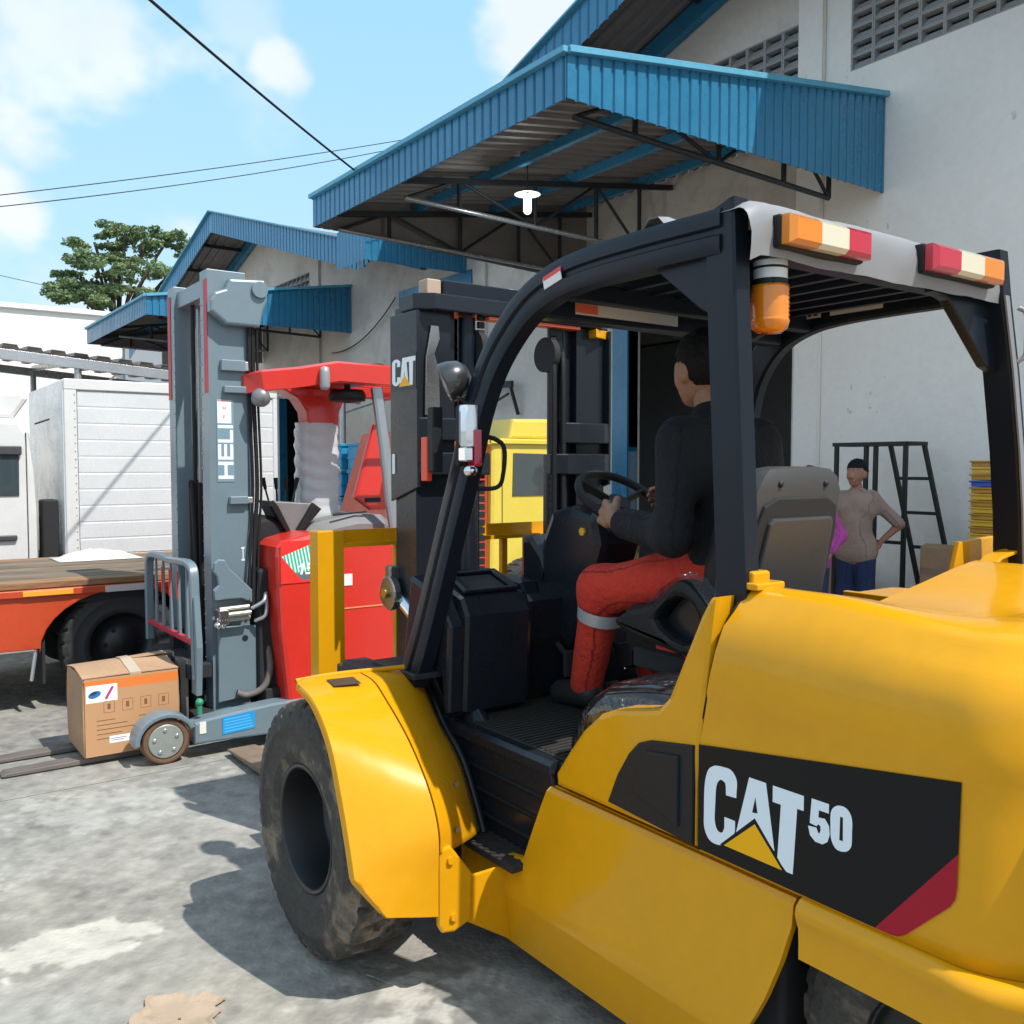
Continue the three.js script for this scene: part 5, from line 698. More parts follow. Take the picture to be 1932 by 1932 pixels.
  { const tex = canvasTex(256, 256, (c) => { c.fillStyle = '#ee3531'; c.fillRect(0, 0, 256, 256); const sh = () => { c.beginPath(); c.moveTo(6, 92); c.lineTo(250, 8); c.lineTo(250, 226); c.lineTo(150, 244); c.lineTo(112, 214); c.closePath(); }; sh(); c.save(); c.clip(); c.fillStyle = '#2fb88d'; c.fillRect(0, 0, 256, 256); c.strokeStyle = '#f4faf7'; c.lineWidth = 9; for (let i = 0; i < 16; i++) { c.beginPath(); c.moveTo(i * 22 - 30, -10); c.lineTo(i * 22 + 10, 190); c.stroke(); } c.fillStyle = '#6a6f74'; c.beginPath(); c.moveTo(90, 200); c.lineTo(256, 176); c.lineTo(256, 256); c.lineTo(120, 256); c.fill(); c.restore(); c.fillStyle = '#ffffff'; c.font = 'italic bold 96px sans-serif'; c.fillText('15', 104, 206); });
    part(body, 'capacity_badge', planeDecal([2.005, 0.925, -5.045], [2.24, 0.925, -5.045], [2.24, 1.17, -5.045], [2.005, 1.17, -5.045]), std(0xffffff, 0.4, 0, { map: tex, side: THREE.DoubleSide }), { uv: true, label: 'green striped badge with the number 15' }); }
  part(rt, 'motor_cover', lathe([[0, 0.06], [0.16, 0.05], [0.2, 0.02], [0.205, -0.06], [0.205, -0.5]], [2.05, 1.10, -5.42], [0, 0, 1], 40), M.plasticBlack);
  part(rt, 'motor_bay', [bx(1.93, 2.05, 0.28, 1.0, -6.1, -5.2, 0.02)], M.dark);
  part(rt, 'chassis', bx(1.95, 2.9, 0.07, 0.3, -6.15, -5.16, 0.01), M.dark);
  const dash = part(rt, 'dashboard', [loft([[2.20, 1.16, 0.24], [2.35, 1.25, 0.30], [2.6, 1.30, 0.34], [2.8, 1.29, 0.33], [2.95, 1.18, 0.30]].map(([x, y, w]) => [[-5.6 - w, 1.05], [-5.6 - w, y - 0.06], [-5.6 - w * 0.8, y], [-5.6 + w * 0.8, y], [-5.6 + w, y - 0.06], [-5.6 + w, 1.05]].map(([z, yy]) => [x, yy, z])), 0.5)], M.bodyGrey);
  part(dash, 'console_wedge', prism('z', [[2.19, 1.17], [2.085, 1.39], [2.35, 1.37], [2.215, 1.17]], -5.62, -5.38, 0.01), M.bodyGrey);
  part(dash, 'console_flank', prism('z', [[2.18, 1.17], [2.065, 1.36], [2.085, 1.395], [2.115, 1.36], [2.205, 1.18]], -5.385, -5.34, 0.008), M.plasticBlack);
  part(dash, 'console_flank', prism('z', [[2.215, 1.18], [2.34, 1.375], [2.395, 1.335], [2.25, 1.18]], -5.385, -5.34, 0.008), M.plasticBlack);
  part(dash, 'dash_slot', beam([2.45, 1.297, -5.30], [2.68, 1.312, -5.30], 0.012, 0.01, 0), M.black);
  for (const [x, dx] of [[2.12, -0.03], [2.17, -0.008], [2.21, 0.012], [2.26, 0.03]]) { const l = part(rt, 'control_lever', rod([x, 1.36, -5.5], [x + dx, 1.47, -5.5], 0.006), M.plasticBlack); part(l, 'lever_knob', rod([x + dx * 0.9, 1.46, -5.5], [x + dx * 1.4, 1.53, -5.5], 0.010, 0.014), M.plasticBlack); }
  // overhead guard
  const gd = part(rt, 'overhead_guard', [sweep([[1.91, 2.075, -5.95], [1.90, 2.07, -5.6], [1.91, 2.075, -5.25], [1.96, 2.09, -5.17], [2.18, 2.12, -5.14], [2.40, 2.165, -5.12], [2.75, 2.16, -5.12], [3.2, 2.13, -5.14]], [[-0.055, -0.03], [0.05, -0.045], [0.065, 0.0], [0.05, 0.035], [-0.055, 0.03]], [0, 1, 0], 0.6), sweep([[1.95, 2.09, -6.1], [2.18, 2.12, -6.12], [2.4, 2.165, -6.13], [3.2, 2.13, -6.12]], rectProf(0.08, 0.06, 0.012), [0, 1, 0], 0.6), bx(3.16, 3.24, 2.08, 2.18, -6.12, -5.14, 0.012), bx(2.3, 2.65, 2.10, 2.18, -6.1, -5.14, 0.012)], M.heliRed);
  for (let k = 0; k < 6; k++) part(gd, 'guard_bar', bx(2.0, 3.18, 2.12, 2.15, -6.02 + k * 0.155, -6.0 + k * 0.155, 0.004), M.heliRed);
  part(rt, 'guard_column', prism('z', [[2.36, 1.28], [2.60, 1.28], [2.60, 1.92], [2.66, 2.08], [2.30, 2.08], [2.40, 1.98], [2.40, 1.85], [2.365, 1.5]], -5.68, -5.55, 0.02), M.dark);
  part(rt, 'column_head', prism('z', [[2.395, 1.87], [2.605, 1.87], [2.61, 1.95], [2.68, 2.10], [2.20, 2.10], [2.33, 2.03], [2.385, 1.95]], -5.70, -5.53, 0.014, [[[2.43, 1.86], [2.575, 1.86], [2.575, 1.99], [2.45, 1.99]].map((p) => [p[0], Math.max(p[1], 1.885)])]), M.heliRed);
  { const rows = []; for (let i = 0; i <= 26; i++) { const y = lerp(1.26, 1.88, i / 26), r = []; for (let j = 0; j <= 28; j++) { const a = j / 28 * 6.283, sx = 0.135 + 0.014 * (fbm(i * 0.6, Math.cos(a) * 2 + 5, Math.sin(a) * 2 + 3, 3) - 0.5) + 0.005 * Math.sin(i * 1.7 + 4 * Math.sin(a) + 3 * fbm(i * 0.3, 2)), sq = (Math.abs(Math.cos(a)) ** 4 + Math.abs(Math.sin(a) * 1.55) ** 4) ** -0.25; r.push([2.485 + sx * sq * Math.cos(a) * 1.0, y, -5.615 + sx * sq * Math.sin(a) * 1.0]); } rows.push(r); }
    part(rt, 'film_wrap', shell(rows, [0.0004, 0, 0.0004], 1), M.wrap); }
  part(rt, 'guard_strut', sweep([[2.69, 2.09, -5.17], [2.74, 1.75, -5.17], [2.79, 1.35, -5.17], [2.82, 1.15, -5.17]], rectProf(0.05, 0.07, 0.012), [0, 0, 1], 0.5), std(lin(0.42, 0.44, 0.46), 0.3, 0.7));
  part(rt, 'seat_panel', prism('z', [[2.945, 1.89], [2.985, 1.89], [3.065, 1.385], [3.035, 1.30], [2.915, 1.30], [2.795, 1.385]], -5.76, -5.70, 0.02), M.heliRed);
  part(rt, 'panel_slot', bx(2.87, 2.99, 1.355, 1.385, -5.701, -5.695, 0.002), M.dark);
  part(rt, 'work_lamp', lathe([[0, 0.02], [0.04, 0.015], [0.055, -0.02], [0.055, -0.04], [0, -0.045]], [1.93, 1.985, -5.16], [-0.7, -0.4, 0.6], 24), std(lin(0.25, 0.25, 0.26), 0.35, 0.4));
  part(rt, 'work_lamp', lathe([[0, 0.10], [0.025, 0.09], [0.03, 0.06], [0.03, -0.02], [0.02, -0.04], [0, -0.04]], [2.30, 2.09, -5.07], [0, 1, 0], 20), std(lin(0.35, 0.36, 0.37), 0.35, 0.3));
  part(rt, 'fan', [lathe([[0, 0.0], [0.10, -0.01], [0.115, -0.04], [0.11, -0.075], [0, -0.09]], [2.53, 2.08, -5.25], [0, 1, 0], 28), rod([2.53, 2.06, -5.25], [2.53, 2.12, -5.25], 0.02)], M.plasticBlack);
  part(rt, 'rear_hook', tube([[2.70, 2.19, -5.3], [2.73, 2.235, -5.3], [2.80, 2.24, -5.3], [2.86, 2.20, -5.3]], 0.014, 20, 8), M.plasticBlack);
}
// ---------------------------------------------------------------- cartons
const cardT = dataTex(512, 512, (u, v) => { const a = tfbm(u, v, 5, 4, 301), l = tfbm(u * 1, v, 90, 2, 305); const g = 0.66 + 0.10 * (a - 0.5) + 0.06 * (l - 0.5); return [g * 1.02, g * 0.82, g * 0.64]; });
M.card = std(lin(0.95, 0.95, 0.95), 0.88, 0, { map: scaled(cardT, 1.1) });
{
  const c = thing('carton', 'cardboard box with orange band and white label on the reach truck forks', 'carton', [1.22, 0.045, -5.47]);
  const x0 = 0.985, x1 = 1.475, z0 = -5.68, z1 = -5.25, y0 = 0.047, y1 = 0.475;
  const b = part(c, 'box_body', loft([y0, 0.15, 0.3, 0.42, y1].map((y, i) => { const k = [0, 0.004, 0.006, 0.003, -0.002][i]; return [[x0 - k, y, z0], [x0 - k * 1.5, y, (z0 + z1) / 2], [x0 - k, y, z1 + k], [(x0 + x1) / 2, y, z1 + 1.5 * k], [x1 + k, y, z1 + k], [x1 + k, y, z0]]; }), 0.4), M.card);
  part(c, 'flap', shell([[[x0 - 0.004, y1, z1 + 0.004], [x0 + 0.2, y1 + 0.004, z1 + 0.006], [x1 + 0.004, y1 + 0.002, z1 + 0.004]], [[x0 - 0.006, y1 + 0.018, z1 - 0.11], [x0 + 0.22, y1 + 0.022, z1 - 0.11], [x1, y1 + 0.014, z1 - 0.11]], [[x0 - 0.004, y1 + 0.026, z1 - 0.215], [x0 + 0.22, y1 + 0.040, z1 - 0.215], [x1, y1 + 0.034, z1 - 0.215]]], [0, -0.004, 0], 0.3), M.card);
  part(c, 'flap', shell([[[x0 - 0.004, y1, z0], [x0 + 0.2, y1, z0], [x1 + 0.004, y1, z0]], [[x0 - 0.002, y1 + 0.015, z0 + 0.11], [x0 + 0.22, y1 + 0.03, z0 + 0.11], [x1, y1 + 0.045, z0 + 0.11]], [[x0, y1 + 0.022, z0 + 0.212], [x0 + 0.22, y1 + 0.038, z0 + 0.212], [x1, y1 + 0.05, z0 + 0.212]]], [0, -0.004, 0], 0.3), M.card);
  part(c, 'tape', shell([[[1.22, y1 - 0.05, z1 + 0.0105], [1.28, y1 - 0.05, z1 + 0.0105]], [[1.22, y1 + 0.007, z1 + 0.008], [1.28, y1 + 0.007, z1 + 0.008]], [[1.22, y1 + 0.026, z1 - 0.11], [1.28, y1 + 0.025, z1 - 0.11]], [[1.22, y1 + 0.045, z1 - 0.215], [1.28, y1 + 0.045, z1 - 0.215]], [[1.22, y1 + 0.036, z0 + 0.11], [1.28, y1 + 0.039, z0 + 0.11]]], [0, -0.001, 0], 0.5), std(lin(0.48, 0.38, 0.27), 0.3));
  const tex = canvasTex(768, 680, (g) => { g.fillStyle = '#bd9068'; g.fillRect(0, 0, 768, 680); g.fillStyle = '#dd7a35'; g.fillRect(0, 20, 768, 84); g.fillStyle = '#eef0f2'; g.fillRect(10, 60, 250, 150); g.fillStyle = '#2f6aa0'; g.beginPath(); g.ellipse(78, 140, 52, 30, -0.3, 0, 7); g.fill(); g.fillStyle = '#1d3d5c'; g.beginPath(); g.ellipse(70, 128, 30, 14, -0.3, 0, 7); g.fill(); g.strokeStyle = '#b8336d'; g.lineWidth = 22; g.lineCap = 'round'; g.beginPath(); g.moveTo(170, 182); g.lineTo(220, 92); g.stroke();
    g.strokeStyle = '#7a5638'; g.lineWidth = 4; for (let i = 0; i < 4; i++) { g.strokeRect(150 + i * 150, 210, 84, 100); g.fillStyle = '#7a5638'; g.fillRect(178 + i * 150, 232, 26, 50); } g.fillStyle = '#7a5638'; for (let i = 0; i < 5; i++) g.fillRect(90, 370 + i * 40, 150 + ((i * 97) % 240), 8); for (let i = 0; i < 4; i++) g.fillRect(430, 372 + i * 40, 120 + ((i * 61) % 140), 8); g.fillStyle = '#f2f3f4'; g.fillRect(190, 520, 170, 62); g.fillStyle = '#555'; g.fillRect(204, 540, 130, 6); g.fillRect(204, 556, 100, 6); });
  part(b, 'printed_face', planeDecal([x0 + 0.004, y0 + 0.004, z1 + 0.011], [x1 - 0.002, y0 + 0.004, z1 + 0.011], [x1 - 0.002, y1 - 0.004, z1 + 0.011], [x0 + 0.004, y1 - 0.004, z1 + 0.011]), std(0xffffff, 0.85, 0, { map: tex, side: THREE.DoubleSide }), { uv: true, label: 'printed face with orange band and white label' });
}
{ // torn cardboard on the ground
  const pts = [[0.60, -2.60], [0.615, -2.73], [0.66, -2.76], [0.69, -2.826], [0.735, -2.80], [0.775, -2.792], [0.80, -2.75], [0.835, -2.735], [0.876, -2.68], [0.84, -2.66], [0.845, -2.63], [0.81, -2.60], [0.80, -2.52], [0.7, -2.48]];
  const out = smoothPts(pts.map((p) => [p[0], p[1]]), 4, true).map((p, i) => [p[0] + 0.010 * (hsh(i, 2, 9) - 0.5), p[1] + 0.010 * (hsh(i, 5, 9) - 0.5)]), rows = [];
  for (const k of [0.04, 0.2, 0.4, 0.6, 0.8, 0.92, 1]) rows.push(out.map(([x, z]) => { const X = lerp(0.735, x, k), Z = lerp(-2.66, z, k); return [X, 0.006 + 0.030 * Math.max(0, fbm(X * 16 + 3, Z * 16, 1, 3) - 0.42) + (k > 0.9 ? 0.012 * fbm(X * 30, Z * 30) : 0), Z]; }));
  const t = thing('cardboard_scrap', 'torn flat piece of brown cardboard lying on the concrete', 'cardboard', [0.74, 0, -2.66]); part(t, 'sheet', shell(rows, [0, -0.004, 0], 0.35), std(lin(0.56, 0.46, 0.365), 0.92, 0, { map: scaled(oldWallT, 3) }));
}
// ================================================================ white box truck
{
  const t = thing('box_truck', 'white light truck with ribbed aluminium box body', 'truck', [1.5, 0, -10]);
  const x0 = 1.6, x1 = 3.6, zN = -9.1, zF = -10.95, yB = 0.74, yT = 2.38;
  M.alu = std(lin(0.80, 0.83, 0.87), 0.45, 0.1, { map: scaled(dustT, 0.6), roughnessMap: scaled(roughT, 0.8) });
  const bd = part(t, 'box_body', bx(x0 + 0.01, x1 - 0.01, yB, yT - 0.02, zF, zN - 0.02, 0.01), M.alu);
  part(bd, 'side_sheet', ribSheet(yT - yB - 0.16, (s) => [x1 - 0.04, yB + 0.06 + s, zN - 0.006], (s) => [x0 + 0.115, yB + 0.06 + s, zN - 0.006], [0, 0, 1], 0.15, 0.003, 0.84), M.alu);
  part(bd, 'corner_post', bx(x0, x0 + 0.11, yB, yT, zN - 0.1, zN + 0.006, 0.012), M.white); part(bd, 'corner_post', bx(x1 - 0.05, x1, yB, yT, zN - 0.1, zN + 0.006, 0.012), M.white);
  part(bd, 'top_rail', bx(x0, x1, yT - 0.09, yT + 0.01, zN - 0.08, zN + 0.010, 0.012), M.white); part(bd, 'bottom_rail', bx(x0, x1, yB - 0.06, yB + 0.05, zN - 0.08, zN + 0.010, 0.008), M.white);
  part(bd, 'front_panel', bx(x0 - 0.012, x0 + 0.02, yB, yT, zF, zN - 0.01, 0.01), M.alu);
  for (let k = 0; k < 22; k++) part(bd, 'rivet', new THREE.SphereGeometry(0.007, 6, 5).translate(x0 + 0.09, yB + 0.05 + k * 0.073, zN + 0.006), M.galv);
  const cab = part(t, 'cab', prism('z', [[-0.25, 0.35], [1.38, 0.35], [1.385, 1.2], [1.37, 1.55], [1.33, 1.9], [1.25, 2.02], [0.35, 2.04], [0.0, 1.6], [-0.2, 1.15], [-0.3, 0.8]], -10.75, -9.16, 0.05), M.white);
  part(cab, 'roof_deflector', prism('z', [[0.45, 2.03], [1.22, 2.02], [1.34, 2.20], [1.30, 2.27], [1.0, 2.26], [0.6, 2.14]], -10.6, -9.25, 0.04), M.white);
  part(cab, 'side_window', prism('z', [[0.20, 1.34], [1.235, 1.34], [1.24, 1.72], [0.45, 1.72]], -9.165, -9.15, 0.003), phys(lin(0.05, 0.07, 0.08), 0.08, 0, { clearcoat: 1 }));
  part(cab, 'window_visor', bx(0.4, 1.26, 1.70, 1.78, -9.16, -9.12, 0.012), M.plasticGrey);
  part(cab, 'door_handle', [bx(1.03, 1.21, 0.945, 0.995, -9.16, -9.13, 0.012)], M.plasticGrey);
  part(cab, 'door_seam', [bx(1.295, 1.303, 0.5, 1.9, -9.163, -9.155, 0), bx(0.3, 1.3, 0.55, 0.558, -9.163, -9.155, 0)], M.plasticGrey);
  part(t, 'mirror_arm', rod([1.38, 1.98, -9.2], [1.48, 2.02, -9.1], 0.008), M.plasticGrey);
  part(t, 'chassis', bx(-0.2, 3.5, 0.4, 0.7, -10.5, -9.5, 0.01), M.dark);
  part(t, 'air_snorkel', [bx(1.42, 1.56, 0.5, 1.3, -9.4, -9.2, 0.02), bx(1.44, 1.55, 0.62, 0.7, -9.22, -9.15, 0.01)], M.dark);
  const tg = tyreGeo(0.32, 0.19, 0.19, 22, 0.01); tg.rotateY(Math.PI / 2);
  for (const x of [0.4, 2.9]) for (const z of [-9.3, -10.65]) { const w = part(t, 'wheel', at(tg, x, 0.32, z), M.rubber); part(w, 'rim', lathe([[0.19, 0.05], [0.18, 0.06], [0.15, 0.02], [0, 0.03]], [x, 0.32, z], [0, 0, z > -10 ? 1 : -1], 28), M.galv); }
}
// ================================================================ orange flatbed truck with yellow cab
{
  const t = thing('flatbed_truck', 'orange flatbed truck with plank deck and yellow cab parked behind the reach truck', 'truck', [2, 0, -7.4]);
  M.orange = phys(lin(0.72, 0.085, 0.022), 0.45, 0, { clearcoat: 0.35, clearcoatRoughness: 0.3, map: scaled(oldWallT, 0.9) });
  M.cabYellow = phys(lin(0.88, 0.70, 0.10), 0.35, 0, { clearcoat: 0.6, clearcoatRoughness: 0.2, map: scaled(dustT, 1) });
  const woodT = dataTex(512, 256, (u, v) => { const g = 0.56 + 0.22 * (tfbm(u * 0.15, v, 64, 3, 401) - 0.5) + 0.2 * (tfbm(u, v, 6, 4, 405) - 0.5); return [g, g * 0.86, g * 0.72]; });
  const wood = [std(lin(0.62, 0.64, 0.66), 0.9, 0, { map: scaled(woodT, 0.8, 2) }), std(lin(0.50, 0.52, 0.54), 0.9, 0, { map: scaled(woodT, 0.7, 2.3) })], woodEdge = std(lin(0.85, 0.66, 0.46), 0.85, 0, { map: scaled(woodT, 0.9, 3) });
  const zN = -6.55, zF = -8.35, xL = -3.2, xR = 3.85, n = 9, w = (zN - zF) / n;
  for (let k = 0; k < n; k++) part(t, 'deck_plank', bx(xL, xR - 0.05, 0.815, 0.858 + 0.006 * (hsh(k, 4, 1) - 0.5), zF + k * w + 0.005, zF + (k + 1) * w - 0.005, 0.006), k === 0 || k === n - 1 ? woodEdge : wood[k % 2]);
  const arch = []; for (let k = 0; k <= 16; k++) { const a = Math.PI * (k / 16); arch.push([1.5 + 0.52 * Math.cos(a), 0.40 + 0.38 * Math.sin(a)]); }
  const side = part(t, 'side_board', prism('z', [[xL, 0.43], [0.98, 0.425], ...arch.reverse(), [2.02, 0.43], [xR, 0.43], [xR, 0.812], [xL, 0.812]], zN - 0.03, zN - 0.002, 0.006), M.orange);
  part(side, 'upper_lip', bx(xL, xR, 0.765, 0.812, zN - 0.001, zN + 0.022, 0.006), M.orange);
  part(side, 'amber_reflector', bx(0.885, 1.18, 0.772, 0.806, zN + 0.023, zN + 0.028, 0.002), std(lin(0.8, 0.36, 0.04), 0.3)); part(side, 'amber_reflector', bx(-1.2, -0.9, 0.772, 0.806, zN + 0.023, zN + 0.028, 0.002), std(lin(0.8, 0.36, 0.04), 0.3));
  part(side, 'grey_reflector', bx(1.375, 1.66, 0.765, 0.808, zN + 0.023, zN + 0.028, 0.002), std(lin(0.5, 0.47, 0.46), 0.4));
  part(t, 'side_board', bx(xL, xR, 0.43, 0.812, zF, zF + 0.03, 0.006), M.orange);
  part(t, 'chassis', [bx(xL + 0.1, 5.6, 0.45, 0.72, -7.85, -7.05, 0.01), bx(xL + 0.05, xR, 0.70, 0.812, zF + 0.04, zN - 0.04, 0.005)], M.dark);
  part(t, 'mud_flap', [bx(1.0, 1.02, 0.18, 0.5, -6.95, -6.62, 0.004)], M.dark); part(t, 'hanging_rod', rod([0.96, 0.42, -6.58], [0.93, 0.22, -6.58], 0.012), M.galv);
  const tg = tyreGeo(0.39, 0.22, 0.21, 26, 0.012); tg.rotateY(Math.PI / 2);
  for (const x of [1.5, 5.0]) for (const z of [-6.70, -8.2]) { const s = z > -7 ? 1 : -1, wl = part(t, 'wheel', at(tg, x, 0.388, z), std(lin(0.035, 0.035, 0.036), 0.85, 0, { map: scaled(grainT, 3) })); part(wl, 'rim', lathe([[0.21, 0.10], [0.2, 0.09], [0.17, 0.04], [0.10, 0.05], [0.08, 0.075], [0, 0.08]], [x, 0.388, z], [0, 0, s], 32), M.rim); if (s === 1) for (let k = 0; k < 6; k++) part(wl, 'wheel_nut', bolt(x + 0.11 * Math.cos(k * 1.047), 0.388 + 0.11 * Math.sin(k * 1.047), z + 0.055, [0, 0, 1], 0.014, 0.02), M.rim); }
  const hb = part(t, 'headboard', prism('z', [[3.88, 0.62], [4.56, 0.62], [4.56, 1.96], [4.15, 1.92], [3.88, 1.1]], -8.3, -6.68, 0.02), M.orange);
  part(hb, 'board_lettering', planeDecal([4.30, 1.48, -6.676], [4.52, 1.48, -6.676], [4.52, 1.70, -6.676], [4.30, 1.70, -6.676]), std(0xffffff, 0.5, 0, { map: canvasTex(128, 128, (c) => { c.fillStyle = '#e63a1d'; c.fillRect(0, 0, 128, 128); c.fillStyle = '#f6ece6'; c.font = 'bold 84px sans-serif'; c.fillText('AU', 2, 100); }), side: THREE.DoubleSide }), { uv: true });
  part(hb, 'board_screw', new THREE.SphereGeometry(0.02, 10, 8).scale(1, 1, 0.4).translate(4.38, 1.17, -6.68), M.chrome);
  for (const x of [4.05, 4.25]) part(hb, 'marker_lamp', bx(x, x + 0.12, 0.66, 0.72, -6.68, -6.66, 0.004), M.white);
  const cab = part(t, 'cab', prism('z', [[4.60, 0.55], [5.98, 0.55], [6.0, 0.95], [5.95, 1.22], [5.68, 1.80], [5.56, 1.85], [4.75, 1.85], [4.62, 1.80]], -8.25, -6.72, 0.04), M.cabYellow);
  part(cab, 'roof_visor', prism('z', [[4.86, 1.85], [5.40, 1.85], [5.38, 2.02], [5.30, 2.04], [4.90, 2.03]], -8.1, -6.78, 0.03), M.cabYellow);
  part(cab, 'roof_rail', bx(4.60, 5.55, 1.80, 1.84, -6.72, -6.69, 0.006), M.cabYellow);
  part(cab, 'side_window', prism('z', [[4.85, 1.335], [5.60, 1.335], [5.62, 1.45], [5.50, 1.71], [4.86, 1.72]], -6.722, -6.71, 0.003), phys(lin(0.06, 0.075, 0.075), 0.08, 0, { clearcoat: 1 }));
  part(cab, 'door_seam', [bx(4.735, 4.742, 0.62, 1.80, -6.722, -6.714, 0), bx(5.72, 5.727, 0.62, 1.3, -6.722, -6.714, 0)], std(lin(0.2, 0.15, 0.05), 0.8));
  part(cab, 'pillar_trim', beam([5.70, 1.80, -6.705], [5.955, 1.25, -6.705], 0.02, 0.05, 0.006), M.cabYellow);
  part(cab, 'windscreen', beam([5.67, 1.78, -7.48], [5.965, 1.24, -7.48], 1.3, 0.01, 0, [0, 0, 1]), phys(lin(0.05, 0.06, 0.06), 0.08, 0, { clearcoat: 1 }));
  const pl = thing('plastic_bag', 'crumpled white plastic sheet lying on the plank deck', 'bag', [1.35, 0.86, -7.9]);
  { const rows = []; for (let i = 0; i <= 10; i++) { const r = []; for (let j = 0; j <= 14; j++) { const u = i / 10 - 0.5, v = j / 14 - 0.5, e = Math.max(0, 1 - (u * u + v * v) * 4.2); r.push([1.62 + v * 0.62, 0.864 + 0.075 * e * (0.4 + fbm(i * 0.5, j * 0.5, 3, 3)), -8.0 + u * 0.45]); } rows.push(r); } part(pl, 'sheet', shell(rows, [0, -0.002, 0], 0.8), M.white); }
}
// ================================================================ people: one continuous skin each, clothes and hair as parts
function surfaceNet(f, lo, hi, h) {
  const n = [0, 1, 2].map((i) => Math.ceil((hi[i] - lo[i]) / h) + 1), [nx, ny, nz] = n, F = new Float32Array(nx * ny * nz);
  for (let k = 0; k < nz; k++) for (let j = 0; j < ny; j++) for (let i = 0; i < nx; i++) F[(k * ny + j) * nx + i] = f(lo[0] + i * h, lo[1] + j * h, lo[2] + k * h);
  const id = new Int32Array(nx * ny * nz).fill(-1), pos = [], idx = [], S = (i, j, k) => F[(k * ny + j) * nx + i];
  for (let k = 0; k < nz - 1; k++) for (let j = 0; j < ny - 1; j++) for (let i = 0; i < nx - 1; i++) {
    let m = 0, c = 0; const v = []; for (let q = 0; q < 8; q++) { const s = S(i + (q & 1), j + (q >> 1 & 1), k + (q >> 2)); v.push(s); if (s < 0) m |= 1 << q; }
    if (m === 0 || m === 255) continue; let x = 0, y = 0, z = 0;
    for (const [a, b] of [[0, 1], [2, 3], [4, 5], [6, 7], [0, 2], [1, 3], [4, 6], [5, 7], [0, 4], [1, 5], [2, 6], [3, 7]]) if ((v[a] < 0) !== (v[b] < 0)) { const t = v[a] / (v[a] - v[b]); x += (a & 1) + ((b & 1) - (a & 1)) * t; y += (a >> 1 & 1) + ((b >> 1 & 1) - (a >> 1 & 1)) * t; z += (a >> 2) + ((b >> 2) - (a >> 2)) * t; c++; }
    id[(k * ny + j) * nx + i] = pos.length / 3; pos.push(lo[0] + (i + x / c) * h, lo[1] + (j + y / c) * h, lo[2] + (k + z / c) * h);
  }
  const I = (i, j, k) => id[(k * ny + j) * nx + i], quad = (a, b, c, d, flip) => { if (a < 0 || b < 0 || c < 0 || d < 0) return; if (flip) idx.push(a, c, b, a, d, c); else idx.push(a, b, c, a, c, d); };
  for (let k = 1; k < nz - 1; k++) for (let j = 1; j < ny - 1; j++) for (let i = 1; i < nx - 1; i++) { const s = S(i, j, k) < 0;
    if (s !== S(i + 1, j, k) < 0) quad(I(i, j - 1, k - 1), I(i, j, k - 1), I(i, j, k), I(i, j - 1, k), !s);
    if (s !== S(i, j + 1, k) < 0) quad(I(i - 1, j, k - 1), I(i, j, k - 1), I(i, j, k), I(i - 1, j, k), s);
    if (s !== S(i, j, k + 1) < 0) quad(I(i - 1, j - 1, k), I(i, j - 1, k), I(i, j, k), I(i - 1, j, k), !s); }
  const g = new THREE.BufferGeometry(); g.setAttribute('position', new THREE.Float32BufferAttribute(pos, 3)); g.setIndex(idx); g.computeVertexNormals(); return g.toNonIndexed();
}
// tapered capsules and ellipsoids joined by a smooth minimum
function field(prims, k = 0.02, grow = 0, extra) {
  const P = prims.map((p) => (p.c ? p : { a: p[0], d: [p[1][0] - p[0][0], p[1][1] - p[0][1], p[1][2] - p[0][2]], r0: p[2], r1: p[3] ?? p[2] })); for (const p of P) if (p.d) p.q = 1 / Math.max(1e-9, p.d[0] ** 2 + p.d[1] ** 2 + p.d[2] ** 2);
  return (x, y, z) => { let m = 9; for (const p of P) { let d; if (p.c) { const a = (x - p.c[0]) / p.r[0], b = (y - p.c[1]) / p.r[1], c = (z - p.c[2]) / p.r[2], l = Math.sqrt(a * a + b * b + c * c); d = (l - 1) * Math.min(...p.r) - grow; } else { const px = x - p.a[0], py = y - p.a[1], pz = z - p.a[2], t = Math.min(1, Math.max(0, (px * p.d[0] + py * p.d[1] + pz * p.d[2]) * p.q)); d = Math.hypot(px - p.d[0] * t, py - p.d[1] * t, pz - p.d[2] * t) - lerp(p.r0, p.r1, t) - grow; } const h = Math.max(k - Math.abs(m - d), 0) / k; m = Math.min(m, d) - h * h * k * 0.25; } return extra ? extra(m, x, y, z) : m; };
}
function bounds(prims, pad) { const lo = [9e9, 9e9, 9e9], hi = [-9e9, -9e9, -9e9]; const add = (p, r) => { for (let i = 0; i < 3; i++) { lo[i] = Math.min(lo[i], p[i] - r); hi[i] = Math.max(hi[i], p[i] + r); } }; for (const p of prims) if (p.c) add(p.c, Math.max(...p.r) + pad); else { add(p[0], p[2] + pad); add(p[1], (p[3] ?? p[2]) + pad); } return [lo, hi]; }
const sdf = (prims, h, k, grow = 0, extra) => { const [lo, hi] = bounds(prims, grow + 2.5 * h + 0.004); return surfaceNet(field(prims, k, grow, extra), lo, hi, h); };
